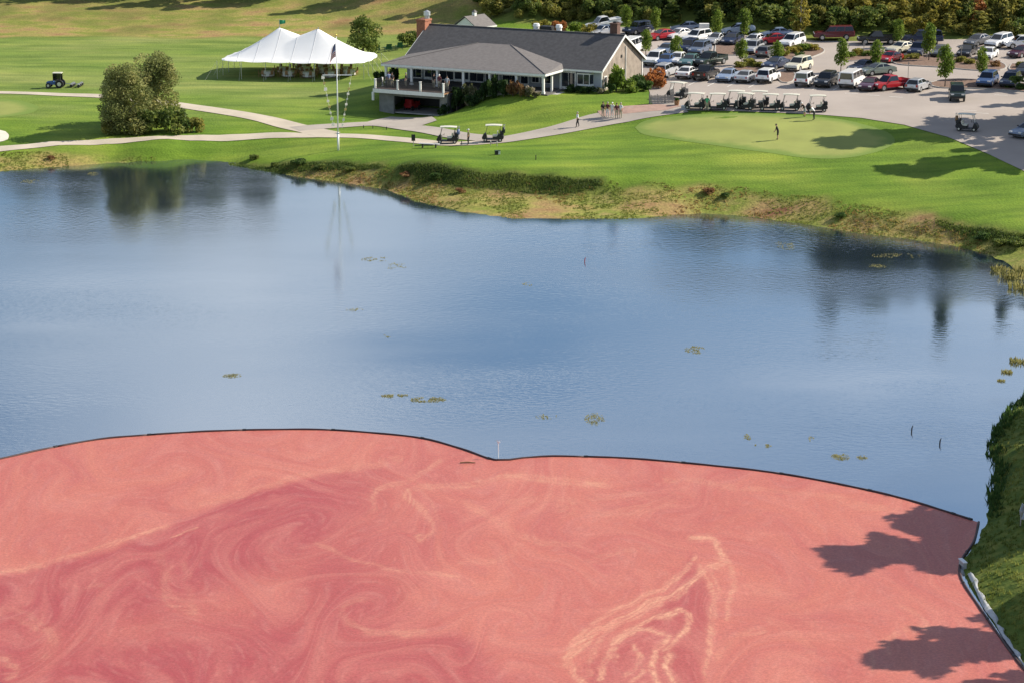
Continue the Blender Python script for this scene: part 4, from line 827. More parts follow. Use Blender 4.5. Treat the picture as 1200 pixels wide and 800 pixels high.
# white sprinkler riser at the kink of the boom
p = at(584, 536, 0); t = thing('sprinkler_riser', 'thin white sprinkler riser standing at the kink of the boom', 'sprinkler', tuple(p))
mb = MB(); mb.tube([(0, 0, -.3), (0, 0, 1.0)], .028, 8); mb.build('riser_pipe', M('pvc'), t)
mb = MB(); mb.tube([(0, 0, .98), (0, 0, 1.10)], [.06, .05], 8); mb.tube([(-.12, 0, 1.13), (.02, 0, 1.09), (.12, 0, 1.06)], [.02, .05, .03], 8); mb.build('sprinkler_head', M('pvc'), t)
mb = MB(); mb.tube([(-.2, 0, 1.17), (.0, 0, 1.19), (.2, 0, 1.17)], .012, 6); mb.build('swing_arm', M('metal_grey'), t)
# pale liner and stones on the lower right bank, gate box and bench
def liner():
    P = spline([at(x, y, .1)[:2] for x, y in ((1140, 672), (1150, 692), (1160, 712), (1172, 728), (1182, 745), (1196, 764), (1214, 790))], .22); vs = []; fs = []; n = len(P)
    for i, q in enumerate(P):
        d = P[min(i + 1, n - 1)] - P[max(i - 1, 0)]; d = d / np.linalg.norm(d); nn = np.array([d[1], -d[0]]); nn = nn if nn[0] > 0 else -nn; w = .08 + .34 * max(0, vnoise(i * .33, 3.0) - .15)
        for k in range(6):
            f = k / 5; r_ = q + nn * (f * w - .30); vs.append((r_[0], r_[1], max(gz(r_[0], r_[1]), 0) + .03 + .07 * math.sin(math.pi * f) * (.5 + vnoise(i * .6, k * 1.3, 4)) + .05 * vnoise(i * 1.7, k * 2.1)))
    for i in range(n - 1):
        for k in range(5): fs.append((i * 6 + k, i * 6 + k + 1, (i + 1) * 6 + k + 1, (i + 1) * 6 + k))
    me = bpy.data.meshes.new('bank_liner'); me.from_pydata(vs, [], fs); me.materials.append(M('liner')); me.polygons.foreach_set('use_smooth', [True] * len(fs)); me.update()
    tag(mobj('bank_liner', me), 'crumpled pale grey liner strip along the lower right bank', 'liner')
liner()
p = at(1128, 664, 0); t = thing('gate_box', 'small pale grey gate box in the boom corner of the bank', 'box', tuple(p), .2)
mb = MB(); mb.box((0, 0, .16), (.18, .7, .4)); mb.build('housing', M('liner'), t); mb = MB(); mb.box((0, 0, .385), (.24, .78, .05)); mb.build('cap', M('pvc'), t)
p = on(1203, 612); t = thing('bench', 'grey slatted bench on the shaded bank at the right edge', 'bench', tuple(p), 1.25)
for k in range(4): mb = MB(); mb.box((0, -.2 + k * .13, .45), (1.5, .11, .04)); mb.build('seat_slat', M('liner'), t)
for k in range(3): mb = MB(); mb.box((0, .30 + k * .03, .60 + k * .14), (1.5, .035, .11)); mb.build('back_slat', M('liner'), t)
for sx in (-.65, .65): mb = MB(); mb.box((sx, -.15, .21), (.06, .06, .42)); mb.box((sx, .28, .45), (.06, .06, .9)); mb.box((sx, .06, .40), (.05, .4, .05)); mb.build('leg', M('metal_grey'), t)

# ------------------------------------------------------------------ the clubhouse
def clubhouse():
    t = thing('clubhouse', 'long grey clubhouse with dark shingle roof, columned porch and raised deck', 'building', (BO[0], BO[1], E0), TH)
    LX, W, EH, RZ = -26.4, 12.6, 2.6, 5.95; RY = W / 2; OH = .45; tr, si = M('white_trim'), M('siding')
    plain('shingle_wall', (.27, .225, .185), .85, .30, 1.2, .4, 22)
    # walls
    w = MB(); w.box((LX / 2, W - .1, EH / 2 - .3), (-LX - .4, .2, EH + .6)); w.build('rear_wall', si, t)
    w = MB(); w.box((LX / 2, .1, EH / 2 - .4), (-LX, .2, EH + .8)); w.build('front_wall', si, t)
    w = MB(); w.slab([(-.2, 0.2, -.8), (-.2, W, -.8), (-.2, W, EH), (-.2, RY, RZ - .12), (-.2, .2, EH)], .2); w.build('gable_wall', M('shingle_wall'), t)
    w = MB(); w.slab([(LX, W, -3.2), (LX, .2, -3.2), (LX, .2, EH), (LX, RY, RZ - .12), (LX, W, EH)], .2); w.build('gable_wall', si, t)
    # roof: two slopes with thickness, ridge cap, rake boards, fascia
    sl = (RZ - EH) / RY
    for s, nm in ((0, 'front'), (1, 'back')):
        y0, z0 = (-OH, EH - sl * OH) if s == 0 else (W + OH, EH - sl * OH); pts = [(LX - .35, y0, z0), (.35, y0, z0), (.35, RY, RZ), (LX - .35, RY, RZ)]
        if s: pts = pts[::-1]
        r_ = MB(); r_.slab(pts, .13); o = r_.build('roof', M('roof_dark'), t)
        if s == 0: c = MB(); c.box((LX / 2, RY, RZ + .13), (-LX + .7, .34, .06)); c.build('ridge_cap', M('roof_dark'), o)
    for x in (.37, LX - .37):
        for y0 in (-OH, W + OH):
            b_ = MB(); a0 = Vector((x, y0, EH - sl * OH - .12)); a1 = Vector((x, RY, RZ - .12)); b_.add([a0 + Vector((-.03, 0, 0)), a0 + Vector((.03, 0, 0)), a1 + Vector((.03, 0, 0)), a1 + Vector((-.03, 0, 0)), a0 + Vector((-.03, 0, .27)), a0 + Vector((.03, 0, .27)), a1 + Vector((.03, 0, .27)), a1 + Vector((-.03, 0, .27))], [(3, 2, 1, 0), (4, 5, 6, 7), (0, 1, 5, 4), (1, 2, 6, 5), (2, 3, 7, 6), (3, 0, 4, 7)]); b_.build('rake_board', tr, t)
    for y0 in (-OH - .03, W + OH + .03):
        f = MB(); f.box((LX / 2, y0, EH - sl * OH - .02), (-LX + .62, .05, .24)); f.build('fascia', tr, t)
    for y in (.0, W): c = MB(); c.box((.02, y + (.08 if y == 0 else -.08), EH / 2 - .15), (.12, .2, EH + .2)); c.build('corner_board', tr, t)
    # gable window, vent, downpipe, sill trim
    def window(x, y, z, wd, ht, ax, frame=.08, panes=2, nm='window'):
        o = MB()
        if ax == 'x': o.box((x, y, z), (wd + 2 * frame, .07, ht + 2 * frame))
        else: o.box((x, y, z), (.07, wd + 2 * frame, ht + 2 * frame))
        fr = o.build(nm, tr, t)
        for k in range(panes):
            pw = wd / panes - .04; off = -wd / 2 + (k + .5) * wd / panes; g = MB(); d = .045
            if ax == 'x': g.box((x + off, y - d, z), (pw, .03, ht - .04))
            elif ax == 'y': g.box((x + d, y + off, z), (.03, pw, ht - .04))
            g.build('pane', M('window_glass'), fr)
        return fr
    window(.03, 5.9, 1.15, .8, 1.5, 'y', .12, 1); window(.03, 1.2, .9, .7, 1.3, 'y', .1, 1)
    v = MB(); v.box((.04, RY - .3, 3.5), (.06, .35, .35)); v.build('gable_vent', M('black'), t)
    v = MB(); v.tube([(.08, 7.2, -.1), (.08, 7.2, 4.6)], .06, 6); v.build('downpipe', tr, t)
    # front wall right part: bay window, french door
    b_ = MB(); b_.slab([(-3.2, 0, .55), (-2.9, -.55, .55), (-1.3, -.55, .55), (-1.0, 0, .55)], 1.55); by = b_.build('bay_window', tr, t)
    for x in (-2.5, -1.72): g = MB(); g.box((x, -.565, 1.35), (.70, .03, 1.15)); g.build('pane', M('window_glass'), by)
    g = MB(); g.add([(-1.27, -.535, .8), (-1.03, -.03, .8), (-1.03, -.03, 1.92), (-1.27, -.535, 1.92)], [(0, 1, 2, 3)]); 
    for i in range(4): g.v[i] = (g.v[i][0] + .02, g.v[i][1] - .01, g.v[i][2])
    g.build('pane', M('window_glass'), by)
    r_ = MB(); r_.add([(-3.35, .02, 2.1), (-3.0, -.7, 2.1), (-1.2, -.7, 2.1), (-.85, .02, 2.1), (-2.9, .02, 2.55), (-1.3, .02, 2.55)], [(0, 1, 4), (1, 2, 5, 4), (2, 3, 5), (3, 2, 1, 0)]); r_.build('bay_roof', M('roof_dark'), by)
    def door(x, wd=1.0, ht=2.05, leaves=1):
        d = MB(); d.box((x, -.035, ht / 2), (wd + .2, .07, ht + .1)); dr = d.build('door', tr, t)
        for k in range(leaves):
            pw = wd / leaves - .06; g = MB(); g.box((x - wd / 2 + (k + .5) * wd / leaves, -.08, ht / 2 + .1), (pw, .03, ht - .4)); g.build('pane', M('window_glass'), dr)
        h = MB(); h.tube([(x + .05, -.12, 1.0), (x + .05, -.12, 1.2)], .02, 6); h.build('handle', M('metal_grey'), dr)
    door(-4.3, 1.7, 2.05, 2); door(-10.2, .95); door(-14.6, 1.7, 2.05, 2); door(-18.8, 1.9, 2.05, 2); door(-23.0, 1.9, 2.05, 2)
    for x, wd in ((-7.2, 1.3), (-8.7, .9), (-12.2, 1.9), (-16.7, 1.9), (-20.9, 1.9), (-25.2, 1.5)): window(x, -.035, 1.2 if x > -10 else 1.08, wd, 1.35 if x > -10 else 1.85, 'x', .09, 2)
    # porch roof (low hip over the porch, dying into the main slope)
    PX0, PX1, PY, PZ = -27.0, -4.75, -5.7, 2.42; sp_ = .244
    top_y = (PZ - sp_ * PY - EH + sl * 0) / (sl - sp_) if False else 3.2; zt = EH + sl * top_y + .16; run = top_y - PY; s2 = (zt - PZ) / run; xa, xb = PX0 + run, PX1 - run
    bm_ = MB(); bm_.poly([(PX0, PY, PZ), (PX1, PY, PZ), (xb, top_y, zt), (xa, top_y, zt)]); bm_.poly([(PX1, PY, PZ), (PX1, .15, PZ + .02), (PX1 - .6, .35, EH + sl * .35 + .15), (xb, top_y, zt)]); bm_.poly([(PX0, .15, PZ + .02), (PX0, PY, PZ), (xa, top_y, zt), (PX0 + .6, .35, EH + sl * .35 + .15)])
    bm_.poly([(PX0, PY, PZ - .12), (PX0, .1, PZ - .12), (PX1, .1, PZ - .12), (PX1, PY, PZ - .12)])
    pr = bm_.build('porch_roof', M('roof_brown'), t)
    for a0, a1 in (((PX0, PY, PZ), (xa, top_y, zt)), ((PX1, PY, PZ), (xb, top_y, zt))): h = MB(); h.tube([(a0[0], a0[1], a0[2] + .01), (a1[0], a1[1], a1[2] + .01)], .07, 6); h.build('hip_cap', M('roof_brown'), pr)
    f = MB(); f.box(((PX0 + PX1) / 2, PY + .02, PZ - .15), (PX1 - PX0 + .04, .06, .26)); f.build('fascia', tr, t)
    for x in (PX0, PX1): f = MB(); f.box((x, (PY + .1) / 2 - .02, PZ - .15), (.06, .1 - PY - .08, .26)); f.build('fascia', tr, t)
    f = MB(); f.box(((PX0 + PX1) / 2, PY + .45, PZ - .36), (PX1 - PX0 - .7, .2, .18)); f.build('porch_beam', tr, t)
    for i in range(7):
        x = PX0 + .45 + i * (PX1 - PX0 - .9) / 6; c = MB(); c.box((x, PY + .45, 1.02), (.26, .26, 2.06)); c.box((x, PY + .45, .12), (.36, .36, .24)); c.box((x, PY + .45, 1.98), (.34, .34, .12)); c.build('column', tr, t)
    for y in (-2.9, -.35): c = MB(); c.box((PX1 - .45, y, 1.08), (.22, .22, 2.3)); c.build('column', tr, t)
    c = MB(); c.box((PX0 + .45, -2.4, 1.08), (.22, .22, 2.3)); c.build('column', tr, t)
    # porch floor and the deck on its left
    f = MB(); f.box(((PX0 + PX1) / 2 + .3, -2.75, -.12), (PX1 - PX0 - .2, 5.5, .2)); f.build('porch_floor', M('porch_grey'), t)
    f = MB(); f.box((-10.2, -5.46, -.9), (10.4, .1, 1.35)); f.build('porch_skirt', M('concrete'), t)
    DX0, DX1, DY = -25.9, -16.3, -9.6
    for k in range(14): f = MB(); y = DY + .1 + k * .29; f.box(((DX0 + DX1) / 2, y, -.06), (DX1 - DX0, .27, .05)); f.build('deck_board', M('deck_wood'), t)
    f = MB(); f.box(((DX0 + DX1) / 2, DY - .06, -.3), (DX1 - DX0 + .1, .1, .46)); f.build('deck_fascia', tr, t)
    f = MB(); f.box((DX0 - .06, (DY - 5.5) / 2, -.3), (.1, -5.5 - DY, .46)); f.build('deck_fascia', tr, t)
    f = MB(); f.box((DX0 - .05, DY - .05, -1.0), (.24, .24, 1.0)); f.build('deck_drop_post', tr, t)
    f = MB(); f.box(((DX0 + DX1) / 2, (DY - 5.5) / 2, -.2), (DX1 - DX0, -5.5 - DY, .12)); f.build('deck_joists', M('wood_brown'), t)
    for x in (DX0 + .2, DX0 + 3.3, DX0 + 6.4, DX1 - .1): p_ = MB(); p_.box((x, DY + .08, .5), (.2, .2, 1.12)); p_.box((x, DY + .08, 1.08), (.26, .26, .06)); p_.build('rail_post', tr, t)
    for y in (-7.6, -5.6): p_ = MB(); p_.box((DX0 + .1, y, .5), (.18, .18, 1.1)); p_.build('rail_post', tr, t)
    for z in (.12, 1.0): r_ = MB(); r_.box(((DX0 + DX1) / 2, DY + .08, z), (DX1 - DX0, .06, .06)); r_.build('rail', M('black'), t); r_ = MB(); r_.box((DX0 + .1, (DY - 5.5) / 2, z), (.06, -5.5 - DY, .06)); r_.build('rail', M('black'), t)
    bal = MB(); bal.box((0, 0, .56), (.035, .035, .86)); bme = bal.mesh('baluster', M('black'))
    for k in range(68): o = mobj('baluster', bme, t); o.location = (DX0 + .25 + k * .138, DY + .08, 0)
    for k in range(28): o = mobj('baluster', bme, t); o.location = (DX0 + .1, DY + .2 + k * .14, 0)
    # walk-out basement under the deck
    b_ = MB(); b_.box((-24.6, -8.6, -1.75), (2.0, .3, 2.9)); b_.box((-16.8, -8.6, -1.75), (1.0, .3, 2.9)); b_.box((-20.5, -8.6, -.65), (6.6, .28, .6)); b_.build('basement_wall', M('concrete_shaded'), t)  # darker copy of the concrete: shade under the deck put into its colour
    b_ = MB(); b_.box((-25.5, -4.3, -1.75), (.3, 8.6, 2.9)); b_.build('basement_wall', M('concrete_shaded'), t)
    b_ = MB(); b_.box((-16.2, -4.3, -1.75), (.2, 8.5, 2.9)); b_.box((-20.8, -3.0, -1.75), (9.0, .2, 2.9)); b_.build('basement_interior', M('shadow_inside'), t)
    b_ = MB(); b_.box((-20.8, -5.8, -2.98), (9.0, 5.4, .1)); b_.build('basement_floor', M('concrete'), t)
    # chimneys
    c = MB(); c.box((LX - .75, RY - .5, 1.7), (1.2, 1.7, 9.6)); c.box((LX - .75, RY - .5, 6.62), (1.36, 1.86, .25)); ch = c.build('chimney', M('brick'), t)
    c = MB(); c.tube([(LX - .45, RY - .2, 6.7), (LX - .45, RY - .2, 7.15)], .33, 12); c.tube([(LX - .45, RY - .2, 7.15), (LX - .45, RY - .2, 7.65)], [.46, .42], 12); c.tube([(LX - .45, RY - .2, 7.65), (LX - .45, RY - .2, 7.8)], [.3, .1], 12); c.build('chimney_fan', M('metal_grey'), ch)
    c = MB(); c.box((-1.3, RY + .7, 6.1), (.95, .95, 2.5)); c.box((-1.3, RY + .7, 7.3), (1.1, 1.1, .15)); ch = c.build('chimney', M('brick_dark'), t)
    c = MB(); c.box((-1.3, RY + .7, 7.45), (.4, .4, .2)); c.build('flue', M('black'), ch)
    # exhaust unit on the back slope
    x0 = -9.5
    c = MB(); c.box((x0 - 1.1, RY + 1.0, RZ + .05), (1.5, .9, 1.0)); u = c.build('exhaust_unit', M('black'), t)
    for dx in (-2.6, .5): c = MB(); c.tube([(x0 + dx, RY + 1.0, RZ - .6), (x0 + dx, RY + 1.0, RZ + .45)], .36, 12); c.tube([(x0 + dx, RY + 1.0, RZ + .45), (x0 + dx, RY + 1.0, RZ + .8)], [.46, .34], 12); c.build('exhaust_hood', M('white_trim'), u)
    # entrance steps on the right side of the porch
    for k in range(2): s_ = MB(); s_.box((-4.3 + k * .35, -3.0, -.2 - k * .14), (.9, 2.4, .13)); s_.build('step', M('concrete'), t)
    return t
clubhouse()
def bpos(x, y, z=None): p = bl(x, y); return (p[0], p[1], gz(p[0], p[1]) if z is None else E0 + z)
# red machine in the basement opening
t = thing('utility_vehicle', 'red utility vehicle parked in the dark opening under the deck', 'vehicle', bpos(-22.6, -6.0, -2.93), TH + 1.4)
mb = MB(); mb.box((0, 0, .55), (1.6, 1.2, .5)); mb.box((.75, 0, .75), (.7, 1.1, .5), taper=.8); mb.build('body', M('red_paint'), t); mb = MB(); mb.box((-.5, 0, 1.0), (.5, 1.0, .7), taper=.9); mb.build('seat', M('red_paint'), t)
for sx in (-.6, .65):
    for sy in (-.55, .55): mb = MB(); mb.tube([(sx, sy - .1, .28), (sx, sy + .1, .28)], .28, 12); mb.build('wheel', M('rubber'), t)
# planting round the clubhouse
PL = [('shrub', -15.6, -7.6, 2.6, 2.2, 'leaf_shade', 'tall dark shrub at the right end of the raised deck'), ('shrub', -14.0, -7.2, 2.3, 1.9, 'leaf_flower', 'shrub with pale flower heads right of the raised deck'), ('shrub', -12.4, -6.9, 2.1, 1.8, 'leaf_shade', 'dark rounded shrub before the third porch bay'), ('shrub', -11.2, -6.7, 2.5, 1.7, 'leaf_shade', 'tallest dark shrub before the middle of the porch'), ('shrub', -9.8, -6.6, 1.9, 1.7, 'leaf_shade', 'dark shrub right of the tallest one at the porch'),
      ('shrub', -8.6, -6.6, 1.7, 1.6, 'leaf_russet', 'reddish dark shrub before the porch windows'), ('shrub', -7.4, -6.7, 1.5, 1.5, 'leaf_russet', 'low reddish shrub before the right porch bay'), ('shrub', -6.3, -6.8, 1.25, 1.6, 'leaf_flower', 'pale pink flowering bush by the right porch column'), ('shrub', -5.3, -6.9, .9, 1.2, 'leaf_flower', 'small pale flowering bush at the foot of the corner column'), ('shrub', -13.2, -8.2, 1.2, 1.9, 'leaf_shade', 'low dark shrub at the foot of the flowering one'), ('shrub', -16.6, -9.0, 1.7, 1.6, 'leaf_shade', 'dark shrub beside the garage opening'),
      ('shrub', -3.2, -1.7, 1.1, 1.6, 'leaf_shade', 'dark clipped hedge plant left of the bay window'), ('shrub', -2.0, -1.6, 1.0, 1.6, 'leaf_shade', 'dark clipped hedge plant under the bay window'), ('shrub', -.9, -1.5, 1.0, 1.5, 'leaf_shade', 'dark clipped hedge plant right of the bay window'), ('shrub', .4, -1.4, 1.0, 1.3, 'leaf_flower', 'greyish flowering shrub at the front gable corner'),
      ('shrub', 1.6, .9, 4.0, 2.7, 'leaf_pear', 'tall bright green shrub against the gable wall'), ('shrub', 1.6, -.5, 1.5, 1.4, 'leaf_bush', 'low green shrub at the foot of the tall gable shrub'), ('shrub', 2.8, 1.8, 1.9, 2.4, 'leaf_pear', 'bright green bush right of the tall gable shrub'), ('shrub', 3.2, 3.6, 2.1, 2.4, 'leaf_bush', 'leafy bush before the gable window'), ('shrub', 3.7, .8, 1.4, 2.1, 'leaf_pear', 'low yellow green bush by the brick walk'), ('shrub', 4.6, 2.6, 1.5, 2.1, 'leaf_bush', 'low bush at the corner of the brick walk'),
      ('shrub', 4.2, 6.4, 2.7, 3.0, 'leaf_orange', 'rusty orange shrub at the right of the gable wall'), ('shrub', 5.4, 5.0, 1.8, 2.0, 'leaf_orange', 'smaller rusty orange shrub before the fence'), ('shrub', -26.9, -3.0, 2.4, 1.9, 'leaf_shade', 'dark evergreen behind the left end of the deck'), ('shrub', -27.6, -5.0, 1.9, 1.7, 'leaf_shade', 'dark shrub beyond the left deck rail')]
for key, x, y, h, wd, m_, lab in PL: h *= 1.35 if -16 < x < -5.6 else 1; plant(key, 'shrub', lab, 'shrub', bpos(x, y, -.2 if x < -26 else None), h, m_, 'shrubs round the clubhouse', sxy=wd * .85, stem='stem')
for x, y, lab, m_ in ((634, 38, 'yellow green bush behind the clubhouse ridge, left', 'leaf_yellow'), (655, 40, 'orange tinted bush behind the clubhouse ridge', 'leaf_orange'), (677, 40, 'green bush behind the clubhouse ridge left of the parked cars', 'leaf_pear'), (690, 43, 'yellow green bush behind the ridge near the right chimney', 'leaf_yellow')):
    plant('scrub', 'bush', lab, 'bush', on(x, y), .75, m_, trunk=False)
# island planting
for i, (x, y, s, m_, lab) in enumerate(((868, 80, .5, 'leaf_grass', 'pale grass clump at the left of the small front island'), (878, 78, .55, 'leaf_grass', 'pale grass clump in the middle of the small front island'), (888, 80, .5, 'leaf_grass', 'pale grass clump at the right of the small front island'), (918, 67, .6, 'leaf_grass', 'yellow green clump at the left of the flowery island'), (929, 63, .65, 'leaf_yellow', 'yellow bush in the middle of the flowery island'), (941, 61, .65, 'leaf_pear', 'green bush in the middle of the flowery island'), (953, 60, .6, 'leaf_yellow', 'yellow bush at the right of the flowery island'),
                    (937, 68, .45, 'leaf_bush', 'low dark bush at the front of the flowery island'), (996, 68, .5, 'leaf_pear', 'green clump left in the island behind the white van'), (1006, 66, .55, 'leaf_yellow', 'yellow clump in the island behind the white van'), (1016, 67, .5, 'leaf_pear', 'green clump right in the island behind the white van'), (1058, 71, .5, 'leaf_yellow', 'yellow clump at the left of the long island'), (1070, 70, .5, 'leaf_olive', 'olive clump in the left part of the long island'), (1125, 74, .5, 'leaf_olive', 'olive clump in the middle of the long island'), (1136, 76, .5, 'leaf_olive', 'olive clump right of the middle of the long island'), (1166, 79, .5, 'leaf_russet', 'russet clump at the right of the long island'),
                    (1198, 80, .5, 'leaf_olive', 'olive clump on the island at the right edge'), (1153, 102, .35, 'leaf_pear', 'small bright clump at the front of the right island'), (1183, 104, .4, 'leaf_pear', 'bright clump in front of the dark SUV at right'), (1197, 106, .5, 'leaf_bush', 'green bush at the right end of the front island'))):
    plant('scrub', 'island_bush', lab, 'bush', on(x, y), s * .72, m_, 'island planting', trunk=False, sxy=s)

# small outbuilding behind the clubhouse
def outbuilding():
    p = on(556, 47); t = thing('outbuilding', 'small grey roofed outbuilding with cupola behind the clubhouse ridge', 'building', tuple(p), math.radians(52)); t.scale = (.86, .86, .92)
    mb = MB(); mb.box((0, 0, 1.1), (4.6, 4.4, 2.3)); mb.build('wall', M('siding'), t)
    for s in (-1, 1):
        mb = MB(); pts = [(-2.6, -2.6 * s, 2.1), (2.6, -2.6 * s, 2.1), (2.6, 0, 3.7), (-2.6, 0, 3.7)]; mb.slab(pts if s > 0 else pts[::-1], .1); mb.build('roof', M('roof_brown'), t)
    for s in (-1, 1): mb = MB(); mb.slab([(2.3 * s, -2.2, 2.2), (2.3 * s, 2.2, 2.2), (2.3 * s, 0, 3.6)], .06 * s); mb.build('gable', M('white_trim'), t); mb = MB(); mb.box((0, -2.62 * s, 2.1), (5.24, .06, .22)); mb.build('fascia', M('white_trim'), t)
    mb = MB(); mb.box((0, 0, 3.95), (.55, .55, .6)); cu = mb.build('cupola', M('white_trim'), t); mb = MB(); mb.box((0, 0, 4.42), (.75, .75, .34), taper=.15); mb.build('cupola_roof', M('roof_brown'), cu)
    mb = MB(); mb.box((-2.32, .3, .95), (.05, 1.0, 1.9)); mb.build('door', M('white_trim'), t)
outbuilding()

# ------------------------------------------------------------------ the white pole tent with its tables
def tent():
    cl = hit(264, 86.5); cr = hit(436, 87); ax = (cr - cl)[:2]; Lt = np.linalg.norm(ax); ax = ax / Lt; bk = np.array([-ax[1], ax[0]]); D = 11.5
    c0 = (cl + cr)[:2] / 2 + bk * 1.2; zg = gz(*c0); ang = math.atan2(ax[1], ax[0])
    t = thing('marquee_tent', 'large white two peaked pole tent on the lawn left of the clubhouse', 'tent', (c0[0], c0[1], zg), ang)
    hx, hy, ez, pz = Lt / 2, D / 2, 2.15, 6.0; peaks = [(-hx * .28, .3), (hx * .26, -.2)]; NX, NY = 64, 44; vs = []; fs = []
    def edge_pt(u, v):                                  # rounded rectangle outline
        k = 1 - .10 * (abs(u) * abs(v)) ** 3; return hx * u * k, hy * v * k
    for j in range(NY + 1):
        for i in range(NX + 1):
            u, v = i / NX * 2 - 1, j / NY * 2 - 1; x, y = edge_pt(u, v)
            e = max(abs(u), abs(v)); sc = .0
            if e > .999: s_ = (x if abs(v) > .999 else y); sc = -.10 * abs(math.sin(s_ * math.pi / 3.2))
            z = ez
            best = 0
            for px_, py_ in peaks:
                dx = (x - px_); dy = (y - py_); ex = (hx - px_ if dx > 0 else hx + px_); ey = (hy - py_ if dy > 0 else hy + py_)
                r_ = max(abs(dx) / ex, abs(dy) / ey) * .55 + .45 * min(1, math.hypot(dx / ex, dy / ey)); r_ = min(1, r_); best = max(best, (1 - r_) ** 1.3)
            saddle = .74 * (1 - abs(v)) ** 1.25 * (1 - min(1, max(0, abs(x) - hx * .27) / (hx * .30)) ** 1.0)
            z = ez + (pz - ez) * max(best, saddle) + sc * (1 if e > .999 else 0)
            vs.append((x, y, z))
    for j in range(NY):
        for i in range(NX): a = j * (NX + 1) + i; fs.append((a, a + 1, a + NX + 2, a + NX + 1))
    me = bpy.data.meshes.new('canopy'); me.from_pydata(vs, [], fs); me.materials.append(M('tent')); me.polygons.foreach_set('use_smooth', [True] * len(fs)); me.update(); mobj('canopy', me, t)
    for i in range(8, NX, 8): mb = MB(); mb.tube([tuple(Vector(vs[j * (NX + 1) + i]) + Vector((0, 0, .012))) for j in range(NY + 1)], .022, 4); mb.build('seam', M('liner'), t)
    for px_, py_ in peaks: mb = MB(); mb.tube([(px_, py_, 0), (px_, py_, pz + .15)], .07, 8); mb.build('centre_pole', M('metal_grey'), t)
    side = [(-hx + .15, -hy + .15 + k * (D - .3) / 4) for k in range(5)] + [(hx - .15, -hy + .15 + k * (D - .3) / 4) for k in range(5)]
    side += [(-hx + .15 + k * (Lt - .3) / 6, s * (hy - .12)) for k in range(1, 6) for s in (-1, 1)]
    for x, y in side:
        wx, wy = c0 + ax * x + bk * y; g_ = gz(wx, wy) - zg; mb = MB(); mb.tube([(x, y, g_), (x, y, ez + .02)], .035, 6); mb.build('side_pole', M('metal_grey'), t)
        ox, oy = (x + (1.3 if x > 0 else -1.3) * (abs(x) > hx - .3), y + (1.3 if y > 0 else -1.3) * (abs(y) > hy - .3)); wx, wy = c0 + ax * ox + bk * oy; mb = MB(); mb.tube([(x, y, ez), (ox, oy, gz(wx, wy) - zg)], .012, 4); mb.build('guy_rope', M('signal_white'), t)
    px_, py_ = peaks[0]; mb = MB(); mb.tube([(px_, py_, pz), (px_, py_, pz + 1.05)], .025, 6); fp = mb.build('pennant_staff', M('metal_grey'), t)
    mb = MB(); n = 8
    mb.add([(px_ + .9 * k / n * .9, py_ + .12 * math.sin(k * 1.1), pz + 1.0 + (-.05 * k / n) + (0 if s else -.62 + .2 * k / n)) for k in range(n + 1) for s in (0, 1)], [(2 * k, 2 * k + 2, 2 * k + 3, 2 * k + 1) for k in range(n)]); mb.build('pennant', M('green_flag'), fp)
    # round tables under white cloths and chairs beneath the tent
    tb = MB(); n = 20; ring = []
    for r_, z in ((.0, .755), (.72, .75), (.76, .74), (.80, .45), (.86, .12)):
        for k in range(n): a = 6.283 * k / n; rr = r_ * (1 + (.06 * math.sin(6 * a) if z < .5 else 0)); ring.append((rr * math.cos(a), rr * math.sin(a), z))
    tb.add(ring, [(j * n + k, j * n + (k + 1) % n, (j + 1) * n + (k + 1) % n, (j + 1) * n + k) for j in range(4) for k in range(n)]); tme = tb.mesh('tablecloth', M('cloth_white'), True)
    lb = MB(); lb.tube([(0, 0, 0), (0, 0, .7)], .05, 8); lb.tube([(0, 0, 0), (0, 0, .05)], [.35, .3], 12); lb.tube([(0, 0, .70), (0, 0, .735)], .70, 16); lme = lb.mesh('table', M('wood_brown'))
    cs = MB(); cs.box((0, 0, .45), (.42, .42, .05)); sme = cs.mesh('seat', M('wood_brown'))
    cb = MB(); cb.box((-.20, 0, .74), (.035, .40, .46)); bme = cb.mesh('backrest', M('wood_brown'))
    cl_ = MB(); cl_.box((0, 0, .215), (.035, .035, .43)); lgme = cl_.mesh('leg', M('wood_brown'))
    k = 0; spots = [(-3.6, -3.2), (-.9, -3.0), (1.9, -3.2), (4.8, -3.0), (7.0, -1.6), (-2.3, .2), (.5, .4), (3.4, .2), (5.9, 1.6), (-.6, 3.2), (2.4, 3.3)]
    order = ['front row, leftmost', 'front row, second from left', 'front row, third from left', 'front row, fourth from left', 'right end under the canopy edge', 'middle row, leftmost', 'middle row, centre', 'middle row, right', 'back right', 'back row, left', 'back row, right']
    for (x, y), wh in zip(spots, order):
        wx, wy = c0 + ax * x + bk * y; z = gz(wx, wy); tt = mobj('round_table', lme); tt.location = (wx, wy, z); tag(tt, 'round table under the white tent, ' + wh, 'table', 'tables under the tent')
        cc = mobj('tablecloth', tme); cc.location = (wx, wy, z + .003); cc.rotation_euler = (0, 0, k); tag(cc, 'white cloth on the round tent table, ' + wh, 'tablecloth', 'tablecloths under the tent')
        for q in range(6):
            a = q * 1.047 + k * .4; sx, sy = wx + 1.05 * math.cos(a), wy + 1.05 * math.sin(a)
            ch = thing('chair', 'brown chair at the round tent table, ' + wh, 'chair', (sx, sy, gz(sx, sy)), a + math.pi, 'chairs at the tent table, ' + wh)
            mobj('seat', sme, ch); mobj('backrest', bme, ch)
            for lx, ly in ((-.18, -.18), (-.18, .18), (.18, -.18), (.18, .18)): o = mobj('leg', lgme, ch); o.location = (lx, ly, 0)
        k += 1
tent()
